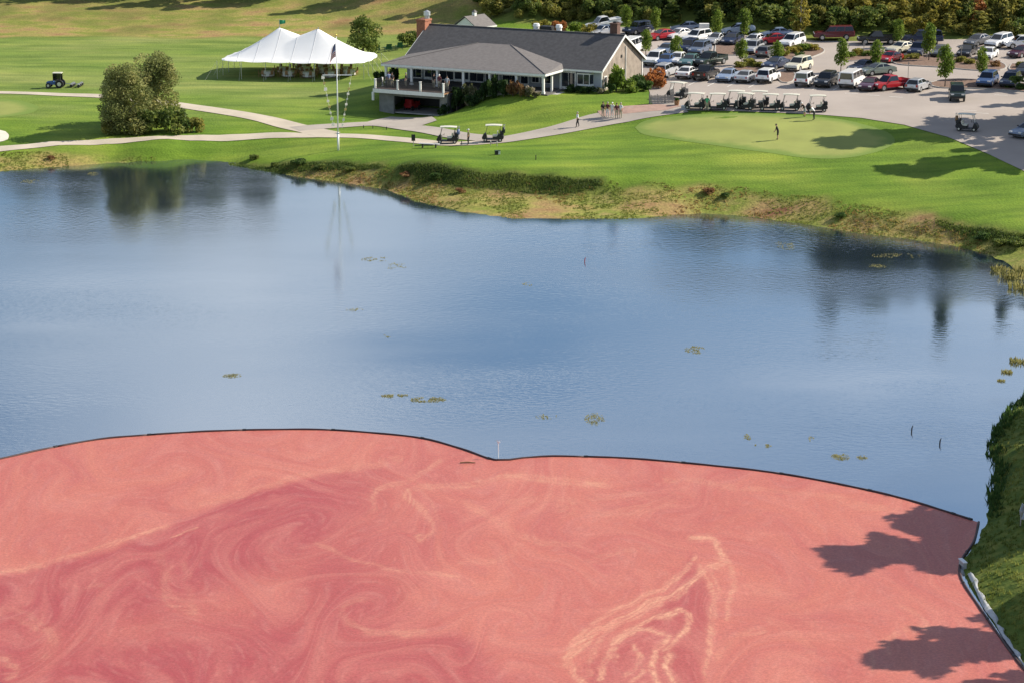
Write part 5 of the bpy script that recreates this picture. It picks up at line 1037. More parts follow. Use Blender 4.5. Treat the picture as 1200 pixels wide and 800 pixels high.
# green slatted lawn chairs behind the tent
def lawn_chair(px, py, lab, rz):
    t = thing('lawn_chair', lab, 'chair', tuple(on(px, py)), rz, 'green lawn chairs behind the tent'); g = M('green_chair')
    for k in range(6): mb = MB(); y = -.33 + k * .132; mb.add([(-.12, y - .06, .33), (-.12, y + .06, .33), (-.52, y + .075, 1.1 - abs(k - 2.5) * .03), (-.52, y - .075, 1.1 - abs(k - 2.5) * .03), (-.15, y - .06, .33), (-.15, y + .06, .33), (-.55, y + .075, 1.1), (-.55, y - .075, 1.1)], [(0, 1, 2, 3), (7, 6, 5, 4), (0, 3, 7, 4), (1, 5, 6, 2), (3, 2, 6, 7), (0, 4, 5, 1)]); mb.build('back_slat', g, t)
    for k in range(4): mb = MB(); mb.box((-.05 + k * .14, 0, .34 + k * .025), (.12, .72, .03)); mb.build('seat_slat', g, t)
    for s in (-1, 1): mb = MB(); mb.box((.05, s * .46, .60), (.85, .16, .035)); mb.build('armrest', g, t); mb = MB(); mb.box((.38, s * .42, .29), (.1, .05, .6)); mb.build('leg', g, t); mb = MB(); mb.box((-.3, s * .42, .28), (.1, .05, .58)); mb.build('leg', g, t)
for x, y, lab in ((441, 62, 'green lawn chair nearest the round tree behind the tent'), (455, 60.5, 'green lawn chair in the middle of the three behind the tent'), (468, 58.5, 'green lawn chair nearest the clubhouse roof')): lawn_chair(x, y, lab, 1.9)

# ------------------------------------------------------------------ flagpole with yardarm and signal flags
def flagpole():
    p = on(396.5, 176.5); t = thing('flagpole', 'tall white flagpole with yardarm and strings of signal flags by the pond path', 'flagpole', tuple(p)); H = 12.6
    mb = MB(); mb.tube([(0, 0, -.3), (0, 0, 2.0)], [.12, .115], 12); mb.tube([(0, 0, 1.4), (0, 0, H)], [.085, .045], 12); mb.build('pole', M('steel_pole'), t, True)
    mb = MB(); mb.box((0, 0, 1.9), (.3, .3, .12)); mb.build('collar', M('metal_grey'), t)
    mb = MB(); mb.tube([(0, 0, H), (0, 0, H + .1), (0, 0, H + .2), (0, 0, H + .27)], [.05, .11, .09, .01], 10); mb.build('finial', M('gold'), t, True)
    yz = 8.35; mb = MB(); mb.tube([(-1.6, .1, yz), (1.6, .1, yz)], .045, 8); mb.build('yardarm', M('steel_pole'), t)
    for s, zt, xt in ((-1, yz, -1.6), (1, yz - .7, 1.45)):
        a = Vector((xt, .1, zt)); b = Vector((.45 * s, 0, 2.5)); mb = MB(); mb.tube([a, b], .012, 4); mb.build('halyard', M('signal_white'), t)
        if s > 0: mb = MB(); mb.tube([(1.6, .1, yz), a], .012, 4); mb.build('halyard', M('signal_white'), t)
        n = 9
        for k in range(n):
            c = a.lerp(b, (k + .4) / n); sz = .30 if k % 3 else .22; mb = MB(); dx = .03 * (-1) ** k
            if s < 0 and k in (0, 2, 7, 8): sz = .40
            mb.slab([(c.x - sz * .45, c.y + dx, c.z - sz * .5), (c.x + sz * .45, c.y - dx, c.z - sz * .35), (c.x + sz * .42, c.y - dx, c.z + sz * .5), (c.x - sz * .4, c.y + dx, c.z + sz * .42)], .012); mb.build('signal_flag', M('signal_yellow' if k % 4 == 1 else 'signal_white'), t)
    # limp national flag: stripes and canton printed by its own cloth coordinates
    m, nt, b_ = nodes_of('flag_cloth'); pset(b_, rough=.8); N = nt.nodes.new; K = nt.links.new
    a1 = N('ShaderNodeAttribute'); a1.attribute_name = 'cloth'; sp_ = N('ShaderNodeSeparateXYZ'); K(a1.outputs['Vector'], sp_.inputs[0])
    def math_(op, a, c=None):
        x = N('ShaderNodeMath'); x.operation = op
        for i, q in enumerate((a, c)):
            if q is None: continue
            if isinstance(q, (int, float)): x.inputs[i].default_value = q
            else: K(q, x.inputs[i])
        return x.outputs[0]
    st = math_('LESS_THAN', math_('MODULO', math_('MULTIPLY', sp_.outputs[1], 6.5), 1.0), .5); ca = math_('MULTIPLY', math_('LESS_THAN', sp_.outputs[0], .3), math_('LESS_THAN', sp_.outputs[1], .54))
    mx = N('ShaderNodeMixRGB'); mx.inputs[1].default_value = (.72, .70, .68, 1); mx.inputs[2].default_value = (.42, .02, .03, 1); K(st, mx.inputs[0])
    vo = N('ShaderNodeTexVoronoi'); vo.inputs['Scale'].default_value = 16; vo.inputs['Randomness'].default_value = .1; K(a1.outputs['Vector'], vo.inputs['Vector']); star = math_('LESS_THAN', vo.outputs['Distance'], .25)
    m2 = N('ShaderNodeMixRGB'); m2.inputs[1].default_value = (.02, .03, .13, 1); m2.inputs[2].default_value = (.7, .7, .7, 1); K(star, m2.inputs[0])
    m3 = N('ShaderNodeMixRGB'); K(ca, m3.inputs[0]); K(mx.outputs[0], m3.inputs[1]); K(m2.outputs[0], m3.inputs[2]); K(m3.outputs[0], b_.inputs['Base Color'])
    vs = []; cl = []; NU, NV = 18, 12
    for i in range(NU + 1):
        for j in range(NV + 1):
            u, v = i / NU, j / NV; drop = 2.0 * u; x = -.09 - 1.0 * (u ** .8) * (1 - .45 * u) - .35 * v * u * .6; y = .12 * math.sin(u * 9 + v * 3) * (.3 + u) + .08 * math.sin(v * 8); z = H - .7 - 1.5 * v * (1 - .45 * u) - 1.9 * u ** 1.1
            vs.append((x, y, z)); cl.append((u, v, 0))
    F_ = [(i * (NV + 1) + j, (i + 1) * (NV + 1) + j, (i + 1) * (NV + 1) + j + 1, i * (NV + 1) + j + 1) for i in range(NU) for j in range(NV)]
    o = mobj('flag', np_mesh('flag', vs, F_, [m], True, {'cloth': cl})); o.location = tuple(p); tag(o, 'red white and blue flag hanging limp near the top of the white flagpole', 'flag')
flagpole()

# ------------------------------------------------------------------ cars
CARS = {
 'sedan': dict(L=4.7, W=.90, body=[(-2.33, .32), (-2.36, .62), (-2.30, .90), (-2.1, .98), (-1.5, 1.0), (.75, .97), (1.75, .84), (2.2, .72), (2.34, .52), (2.28, .28)], cab=(-1.75, .95, .95, .82, -.95, .15, 1.44, .60), wb=1.36, wr=.33),
 'coupe': dict(L=4.4, W=.89, body=[(-2.15, .32), (-2.2, .60), (-2.12, .86), (-1.9, .94), (-1.3, .96), (.55, .93), (1.6, .80), (2.05, .66), (2.18, .48), (2.1, .26)], cab=(-1.7, .8, .91, .80, -.75, .0, 1.34, .58), wb=1.28, wr=.33),
 'hatch': dict(L=4.4, W=.89, body=[(-2.12, .34), (-2.18, .62), (-2.14, .95), (-2.0, 1.0), (-1.2, 1.0), (.75, .98), (1.65, .85), (2.05, .72), (2.18, .5), (2.1, .28)], cab=(-2.08, .98, .96, .82, -1.62, .1, 1.52, .62), wb=1.30, wr=.33),
 'suv': dict(L=4.75, W=.93, body=[(-2.3, .42), (-2.36, .70), (-2.32, 1.05), (-2.2, 1.10), (-1.2, 1.10), (.85, 1.08), (1.9, 1.0), (2.25, .88), (2.36, .60), (2.28, .38)], cab=(-2.26, 1.05, 1.06, .84, -1.95, .30, 1.74, .68), wb=1.38, wr=.38),
 'bigsuv': dict(L=5.6, W=1.0, body=[(-2.75, .45), (-2.8, .75), (-2.76, 1.12), (-2.65, 1.17), (-1.2, 1.17), (1.15, 1.15), (2.3, 1.10), (2.68, .98), (2.8, .65), (2.72, .42)], cab=(-2.7, 1.3, 1.13, .92, -2.5, .62, 1.90, .78), wb=1.65, wr=.40),
 'minivan': dict(L=4.95, W=.97, body=[(-2.42, .36), (-2.48, .68), (-2.43, 1.02), (-2.3, 1.06), (-1.2, 1.06), (1.15, 1.03), (1.95, .90), (2.35, .74), (2.47, .52), (2.4, .30)], cab=(-2.38, 1.55, 1.02, .88, -2.1, .55, 1.74, .70), wb=1.48, wr=.34),
 'van': dict(L=5.4, W=1.0, body=[(-2.65, .45), (-2.7, .75), (-2.7, 1.12), (-2.62, 1.18), (-1.2, 1.18), (1.75, 1.15), (2.3, 1.02), (2.6, .85), (2.7, .6), (2.62, .42)], cab=(-2.68, 2.0, 1.12, .97, -2.6, 1.25, 2.08, .86), wb=1.65, wr=.37),
 'jeep': dict(L=4.2, W=.90, body=[(-2.0, .48), (-2.03, .80), (-2.0, 1.08), (-1.9, 1.12), (-.9, 1.12), (.65, 1.10), (1.8, 1.06), (2.0, 1.0), (2.05, .7), (2.0, .45)], cab=(-1.95, .75, 1.08, .82, -1.88, .42, 1.82, .74), wb=1.22, wr=.40),
 'pickup': dict(L=5.4, W=.96, body=[(-2.66, .48), (-2.7, .75), (-2.7, 1.02), (-2.62, 1.05), (-1.0, 1.05), (1.05, 1.05), (2.2, 1.02), (2.55, .92), (2.7, .66), (2.6, .42)], cab=(-.75, 1.25, 1.02, .85, -.5, .55, 1.78, .70), wb=1.72, wr=.39),
}
def make_car(kind):
    d = CARS[kind]; W = d['W']; x0, x1, zb, wb_, t0, t1, zt, wt = d['cab']; R = d['wr']; body = d['body']
    side = [p for p in body]
    # wheel arches cut into the lower edge (front to back along the sill)
    low = body[-1][1]; arch = []
    for cx in (d['wb'], -d['wb']):
        for k in range(7):
            a = math.pi * k / 6; arch.append((cx + (R + .07) * math.cos(a), max(low - .02, R + (R + .07) * math.sin(a) - .02)))
    side = side + arch
    parts = []; mb = MB()
    n = len(side); vs = []; cx = 0; cz = .65
    for y, sx, sz in ((-W, .97, .93), (-W + .09, 1, 1), (W - .09, 1, 1), (W, .97, .93)):
        for x, z in side: vs.append((x * sx, y if z < .8 or abs(y) < W - .05 else y * .965, cz + (z - cz) * (sz if z > cz else 1)))
    fs = [tuple(range(n)), tuple(range(4 * n - 1, 3 * n - 1, -1))]
    for j in range(3):
        for i in range(n): fs.append((j * n + i, (j + 1) * n + i, (j + 1) * n + (i + 1) % n, j * n + (i + 1) % n))
    mb.add(vs, fs)
    # cab: tapered box with softened roof edge
    def ring(x0_, x1_, w_, z_): return [(x0_, -w_, z_), (x1_, -w_, z_), (x1_, w_, z_), (x0_, w_, z_)]
    r0, r1, r2 = ring(x0, x1, wb_, zb), ring(t0, t1, wt, zt - .06), ring(t0 + .12, t1 - .15, wt - .10, zt)
    mb.add(r0 + r1 + r2, [(0, 1, 5, 4), (1, 2, 6, 5), (2, 3, 7, 6), (3, 0, 4, 7), (4, 5, 9, 8), (5, 6, 10, 9), (6, 7, 11, 10), (7, 4, 8, 11), (8, 9, 10, 11)])
    if kind == 'pickup':
        for y in (-W + .10, W - .10): mb.box((-1.68, y, 1.12), (1.86, .16, .16))
        mb.box((-2.58, 0, 1.08), (.12, 2 * W - .3, .2))
    bme = mb.mesh('body', M('paint_white')); parts.append(('body', bme, (0, 0, 0), True))
    def face_panel(a, b, c, d_, mg, off=.012):           # quad panel inset from a tapered face, pushed outwards
        a, b, c, d_ = map(Vector, (a, b, c, d_)); ctr = (a + b + c + d_) / 4; q = [p + (ctr - p).normalized() * mg for p in (a, b, c, d_)]; nn = (b - a).cross(d_ - a).normalized()
        g = MB(); g.slab([p + nn * .002 for p in q], off); return g
    glass = M('glass')
    parts.append(('windshield', face_panel(r0[1], r0[2], r1[2], r1[1], .10).mesh('windshield', glass), (0, 0, 0), False))
    parts.append(('rear_window', face_panel(r0[3], r0[0], r1[0], r1[3], .11 if kind != 'van' else .2).mesh('rear_window', glass), (0, 0, 0), False))
    nw = 1 if kind == 'pickup' else (3 if kind in ('van', 'bigsuv', 'minivan') else 2)
    for s in (0, 1):
        A_, B_, C_, D_ = (r0[0], r0[1], r1[1], r1[0]) if s == 0 else (r0[2], r0[3], r1[3], r1[2])
        for k in range(nw):
            f0, f1 = k / nw, (k + 1) / nw; L_ = lambda p, q, f: tuple(Vector(p).lerp(Vector(q), f)); zl = .12
            a, b = L_(A_, B_, f0), L_(A_, B_, f1); c, e = L_(D_, C_, f1), L_(D_, C_, f0); a, b = L_(a, e, zl), L_(b, c, zl)
            parts.append(('side_window', face_panel(a, b, c, e, .07).mesh('side_window', glass), (0, 0, 0), False))
    xf = max(p[0] for p in body); xr = min(p[0] for p in body); hz = max(.6, body[-4][1] - .14) if kind != 'van' else .82
    h = MB(); h.box((0, 0, 0), (.10, .34, .15)); hm = h.mesh('headlight', M('headlight')); tl = MB(); tl.box((0, 0, 0), (.06, .24 if kind not in ('suv', 'van', 'bigsuv', 'minivan') else .14, .14 if kind in ('sedan', 'coupe') else .30)); tm = tl.mesh('taillight', M('taillight'))
    for s in (-1, 1): parts.append(('headlight', hm, (xf - .07, s * (W - .30), hz), False)); parts.append(('taillight', tm, (xr + .02, s * (W - .22), body[2][1] - .14 if kind not in ('suv', 'van', 'bigsuv', 'minivan') else body[2][1] - .05), False))
    bp = MB(); bp.box((0, 0, 0), (.10, 2 * W - .12, .18)); bpm = bp.mesh('bumper', M('black')); parts.append(('bumper', bpm, (xf - .02, 0, low + .14), False)); parts.append(('bumper', bpm, (xr + .02, 0, low + .14), False))
    pl = MB(); pl.box((0, 0, 0), (.03, .32, .16)); parts.append(('license_plate', pl.mesh('license_plate', M('signal_white')), (xr - .03, 0, .68 if kind in ('sedan', 'coupe', 'hatch') else .8), False))
    mi = MB(); mi.box((0, 0, 0), (.10, .2, .13)); mm = mi.mesh('mirror', M('black'))
    for s in (-1, 1): parts.append(('mirror', mm, (x1 - .35, s * (wb_ + .12), zb + .12), False))
    wh = MB(); wh.tube([(0, -.11, 0), (0, .11, 0)], R, 16); wme = wh.mesh('wheel', M('rubber')); ri = MB(); ri.tube([(0, -.125, 0), (0, .125, 0)], R * .62, 12); rme = ri.mesh('rim', M('rim'))
    return parts, (wme, rme, R, [(sx * d['wb'], s * (W - .12), R) for sx in (-1, 1) for s in (-1, 1)])
CARLIB = {k: make_car(k) for k in CARS}
def car(kind, col, px, py, head, label, dz=.05):
    p = on(px, py); parts, (wme, rme, R, ws) = CARLIB[kind]
    t = thing('parked_car' if kind not in ('van', 'pickup') else ('parked_van' if kind == 'van' else 'pickup_truck'), label, {'van': 'van', 'pickup': 'pickup'}.get(kind, 'car'), (p[0], p[1], p[2] + dz), math.radians(head), 'cars in the parking lot')
    h = .8; c, s = math.cos(math.radians(head)), math.sin(math.radians(head)); za, zc = gz(p[0] + 1.4 * c, p[1] + 1.4 * s), gz(p[0] - 1.4 * c, p[1] - 1.4 * s); t.rotation_euler = (0, -math.atan2(za - zc, 2.8), math.radians(head)); t.location.z = (za + zc) / 2 + dz + .0
    for nm, me, loc, isb in parts:
        o = mobj(nm, me, t, M('paint_' + col) if isb else None); o.location = loc
    for loc in ws:
        w = mobj('wheel', wme, t); w.location = loc; mobj('rim', rme, w)
    return t
A_, T_ = 66, 246                                        # nose away from / towards the camera
CARLIST = [
 # front row
 ('suv', 'silver', 780, 90, A_, 'silver SUV at the left end of the front row, beside the rusty shrub'), ('sedan', 'white', 806, 91.5, A_, 'white sedan seen from behind, left of the black pickup in the front row'), ('pickup', 'black', 827, 93, A_, 'black pickup in the front row behind the carts'),
 ('sedan', 'lightblue', 853, 95, T_, 'pale blue sedan facing the camera in the front row'), ('sedan', 'silver', 875, 96, A_, 'silver sedan seen from behind, left of the white SUV'), ('suv', 'white', 900, 96.5, A_, 'white SUV seen from behind at the planted gap of the front row'),
 ('jeep', 'white', 944, 101, A_, 'white jeep with dark back, first right of the planted gap'), ('suv', 'black', 968, 101.5, T_, 'black SUV left of the white van'), ('van', 'white', 998, 102, A_, 'white passenger van in the front row'), ('sedan', 'maroon', 1019, 105.5, T_, 'dark maroon sedan between the white van and the red pickup'),
 ('pickup', 'red', 1043, 105.5, 211, 'red pickup in the front row'), ('hatch', 'silver', 1076, 106.5, A_ - 8, 'silver hatchback at the right end of the front row'),
 ('jeep', 'darkgreen', 1121, 117.5, 262, 'dark green jeep driving across the lot'), ('suv', 'blue', 1157, 101, T_, 'blue SUV facing the camera on the right island'), ('suv', 'navy', 1184, 101.5, T_, 'dark navy SUV right of the blue one'), ('sedan', 'black', 1201, 88, T_, 'black sedan cut by the right edge, above the navy SUV'),
 ('sedan', 'steelblue', 1205, 160, 220, 'steel blue sedan cut by the right edge below the lone cart'),
 # second row
 ('van', 'white', 741, 62, A_, 'white van half hidden behind the clubhouse gable'), ('suv', 'white', 768, 76, T_, 'white SUV just right of the gable wall'), ('sedan', 'blue', 781, 77, T_, 'blue sedan behind the silver SUV'), ('sedan', 'white', 794, 75, T_, 'white sedan behind the young tree in the second row'), ('sedan', 'teal', 809, 77, T_, 'teal green sedan facing the camera in the second row'),
 ('pickup', 'darkgreen', 832, 77, T_ - 18, 'dark green pickup at the right end of the second row left'), ('sedan', 'navy', 909, 80.5, T_ - 12, 'navy sedan facing the camera behind the white SUV'), ('suv', 'cream', 936, 83, T_ - 10, 'cream SUV with dark hood behind the planted gap'), ('sedan', 'navy', 1012, 84, T_ - 25, 'dark blue sedan behind the white van'), ('sedan', 'greygreen', 1028, 88, 205, 'grey green sedan behind the red pickup'),
 # third row
 ('sedan', 'steelblue', 781, 64, T_, 'blue grey sedan left in the third row'), ('suv', 'navy', 807, 61.5, T_, 'navy SUV in the third row right of the bright young tree'), ('suv', 'steelblue', 820, 64, T_, 'blue grey SUV beside the dark green pickup'), ('suv', 'white', 817, 50, T_ - 20, 'white SUV below the blue grey sedan in the back'), ('sedan', 'silver', 840, 51.5, T_ - 12, 'silver sedan with dark hood right of the white SUV in the back'), ('sedan', 'navy', 858, 51.5, T_, 'navy sedan left of the tall columnar tree'),
 ('sedan', 'white', 884, 53, T_ - 10, 'white sedan right of the tall columnar tree'), ('suv', 'silver', 882, 63, T_, 'silver SUV left of the grey hatchback'), ('hatch', 'grey', 898, 67, A_, 'grey hatchback seen from behind at the mulch island'), ('sedan', 'red', 906, 52, 190, 'red sedan in front of the light blue sedan'), ('suv', 'white', 928, 55, T_ - 12, 'white SUV at the back of the flowery island'),
 ('coupe', 'red', 1043, 73, T_ - 12, 'red coupe at the left tip of the long island'), ('sedan', 'cream', 1056, 62, T_ - 25, 'cream sedan behind the red coupe'), ('suv', 'navy', 1076, 65, T_, 'navy SUV facing the camera behind the long island'), ('sedan', 'grey', 1102, 66, T_, 'dark grey sedan behind the lollipop tree'), ('sedan', 'black', 1133, 66, T_, 'black sedan behind the middle of the long island'), ('sedan', 'white', 1158, 69, T_, 'white sedan behind the young tree at right'), ('sedan', 'maroon', 1197, 67, T_ - 20, 'maroon sedan cut by the right edge in the third row'),
 # far row
 ('pickup', 'white', 708, 34, 200, 'white pickup farthest left at the back of the lot'), ('sedan', 'silver', 707, 42, 215, 'silver sedan in front of the farthest white pickup'), ('suv', 'navy', 748, 40, T_ - 25, 'navy SUV right of the right chimney'), ('sedan', 'red', 776, 47, T_ - 35, 'bright red sedan at the left of the far row'), ('sedan', 'white', 796, 46, T_ - 25, 'white sedan right of the bright red one'), ('sedan', 'steelblue', 805, 38, 178, 'blue grey sedan seen from the side at the very back'),
 ('sedan', 'lightblue', 865, 40, 182, 'pale blue sedan half hidden by the tall columnar tree'), ('sedan', 'lightblue', 910, 45, 180, 'light blue sedan seen from the side at the wood edge'), ('bigsuv', 'darkred', 977, 47, 178, 'long dark red SUV seen from the side at the wood edge'), ('pickup', 'black', 1028, 52, 178, 'black pickup seen from the side at the wood edge'), ('bigsuv', 'navy', 1080, 52, 178, 'dark blue SUV seen from the side at the wood edge'), ('sedan', 'grey', 1146, 53, T_ - 20, 'dark grey sedan at the far row left of the white SUV'), ('suv', 'white', 1171, 55, T_ - 20, 'white SUV with dark hood in the far right row'), ('suv', 'white', 1196, 57, 185, 'white SUV cut by the right edge in the far row'),
]
for a in CARLIST: car(*a)
# white box of the delivery truck at the back
p = on(825, 40); t = thing('cargo_trailer', 'small white box trailer behind the blue grey sedan at the back', 'trailer', (p[0], p[1], p[2] + .05), math.radians(178)); t.scale = (.62, .62, .8)
mb = MB(); mb.box((0, 0, 1.05), (2.2, 1.5, 1.4)); mb.build('box', M('white_trim'), t); mb = MB(); mb.tube([(1.1, 0, .45), (2.0, 0, .45)], .05, 6); mb.build('tow_bar', M('black'), t)
for s in (-1, 1): mb = MB(); mb.tube([(0, s * .8 - .1, .3), (0, s * .8 + .1, .3)], .3, 12); mb.build('wheel', M('rubber'), t)

# ------------------------------------------------------------------ golf carts
def cart_parts():
    P = []; dk = M('dark_green'); bk = M('black')
    mb = MB(); mb.prism([(1.2, .28), (1.24, .48), (1.05, .82), (.82, .95), (.72, .60), (.66, .30)], .55, inset=.06); P.append(('front_cowl', mb.mesh('front_cowl', bk), (0, 0, 0)))
    mb = MB(); mb.box((0, 0, .27), (1.5, 1.06, .09)); P.append(('floor', mb.mesh('floor', bk), (0, 0, 0)))
    mb = MB(); mb.prism([(.05, .30), (.05, .58), (-.40, .62), (-.55, .80), (-1.10, .78), (-1.20, .55), (-1.15, .32)], .56, inset=.06); P.append(('rear_body', mb.mesh('rear_body', bk), (0, 0, 0)))
    mb = MB(); mb.box((-.20, 0, .66), (.52, 1.02, .13)); P.append(('seat', mb.mesh('seat', M('cream')), (0, 0, 0)))
    mb = MB(); mb.box((-.50, 0, .93), (.11, 1.0, .42)); P.append(('backrest', mb.mesh('backrest', M('cream')), (0, 0, 0)))
    mb = MB(); n = 7; vs = [(-1.0 + 1.85 * i / (n - 1), y, 1.80 + .07 * math.sin(math.pi * i / (n - 1)) * (1 - .35 * abs(y) / .55) - (.03 if abs(y) > .5 else 0) + z) for z in (0, .06) for i in range(n) for y in (-.56, 0, .56)]
    fs = [(i * 3 + k, i * 3 + k + 1, (i + 1) * 3 + k + 1, (i + 1) * 3 + k) for i in range(n - 1) for k in (0, 1)]; o = n * 3; fs2 = [tuple(o + q for q in f) for f in fs]; fs = [f[::-1] for f in fs] + fs2
    ed = [0, 1, 2] + [i * 3 + 2 for i in range(1, n)] + [(n - 1) * 3 + 1, (n - 1) * 3] + [i * 3 for i in range(n - 2, 0, -1)]; fs += [(ed[i], ed[(i + 1) % len(ed)], o + ed[(i + 1) % len(ed)], o + ed[i]) for i in range(len(ed))]
    mb.add(vs, fs); P.append(('roof', mb.mesh('roof', M('cream')), (0, 0, 0)))
    for s in (-1, 1):
        mb = MB(); mb.tube([(.84, s * .48, .9), (.62, s * .48, 1.82)], .022, 6); P.append(('roof_post', mb.mesh('roof_post', bk), (0, 0, 0))); mb = MB(); mb.tube([(-.62, s * .48, .75), (-.85, s * .48, 1.82)], .022, 6); P.append(('roof_post', mb.mesh('roof_post', bk), (0, 0, 0)))
    mb = MB(); mb.slab([(.86, -.46, .93), (.86, .46, .93), (.65, .46, 1.78), (.65, -.46, 1.78)], .012); P.append(('windshield', mb.mesh('windshield', M('cart_glass')), (0, 0, 0)))
    mb = MB(); mb.tube([(.72, .25, .85), (.42, .25, 1.0)], .02, 6); mb.tube([(.42, .25, .86), (.40, .39, .99), (.38, .25, 1.13), (.40, .11, .99), (.42, .25, .86)], .014, 6); P.append(('steering_wheel', mb.mesh('steering_wheel', bk), (0, 0, 0)))
    mb = MB(); mb.box((-.98, 0, .95), (.38, .9, .35)); mb.box((-.78, 0, 1.15), (.05, .95, .3)); P.append(('bag_well', mb.mesh('bag_well', bk), (0, 0, 0)))
    wh = MB(); wh.tube([(0, -.09, 0), (0, .09, 0)], .22, 14); w = wh.mesh('wheel', M('rubber')); hb = MB(); hb.tube([(0, -.10, 0), (0, .10, 0)], .11, 10); h = hb.mesh('hub', M('cream'))
    return P, w, h
CARTP = cart_parts()
def golf_cart(px, py, head, label, group='golf carts'):
    p = on(px, py); t = thing('golf_cart', label, 'golf cart', (p[0], p[1], p[2] + .06), math.radians(head), group)
    for nm, me, loc in CARTP[0]: mobj(nm, me, t)
    for sx in (-.8, .85):
        for sy in (-.48, .48): w = mobj('wheel', CARTP[1], t); w.location = (sx, sy, .22); mobj('hub', CARTP[2], w)
    return t
def golf_bag(t, y, label, col):
    m_ = t.matrix_basis @ Vector((-1.02, y, .72)); b = thing('golf_bag', label, 'golf bag', tuple(m_), t.rotation_euler[2], 'golf bags on the carts')
    mb = MB(); mb.tube([(0, 0, 0), (-.12, 0, .55), (-.16, 0, .85)], [.13, .15, .16], 10); mb.build('bag', M(col), b, True); mb = MB(); mb.box((-.25, 0, .45), (.1, .2, .35)); mb.build('pocket', M(col), b)
    for k in range(5): mb = MB(); a = k * 1.3; x, y_ = -.17 + .07 * math.cos(a), .08 * math.sin(a); mb.tube([(x, y_, .6), (x - .05, y_, 1.12)], .012, 5); mb.tube([(x - .05, y_, 1.1), (x - .03, y_ + .08, 1.15)], [.03, .02], 5); mb.build('club', M('metal_grey'), b)
c1 = golf_cart(525, 168.5, 176, 'cream roofed golf cart on the path by the bench, the left of two'); golf_bag(c1, -.22, 'black golf bag on the left path cart, near side', 'black'); golf_bag(c1, .22, 'navy golf bag on the left path cart, far side', 'shirt_blue')
c2 = golf_cart(578, 166.5, 178, 'cream roofed golf cart on the path, right of the standing golfer'); golf_bag(c2, -.22, 'black golf bag on the right path cart, near side', 'black'); golf_bag(c2, .22, 'dark green golf bag on the right path cart, far side', 'dark_green')
for i, (x, y) in enumerate(((815, 128.5), (843, 128.8), (871, 129.2), (899, 129.6), (928, 130.3), (957, 131.3))):
    golf_cart(x + (0, -3, 2, 3, -2, 0)[i], y + (0, .4, -.5, .3, -.3, .2)[i], (164, 176, 158, 172, 167, 180)[i], 'golf cart in the line beside the putting green, %s from the left' % ['first', 'second', 'third', 'fourth', 'fifth', 'sixth'][i], 'line of golf carts')
golf_cart(862, 125.8, 168, 'golf cart parked just behind the third one of the line', 'line of golf carts'); golf_cart(889, 126.2, 172, 'golf cart parked just behind the fourth one of the line', 'line of golf carts')
golf_cart(794, 115.5, 150, 'golf cart beside the grey fence at the corner of the lot')
c3 = golf_cart(1133, 154, 338, 'lone golf cart driving on the lot beside the green'); golf_bag(c3, 0, 'brown golf bag on the lone cart in the lot', 'wood_brown')

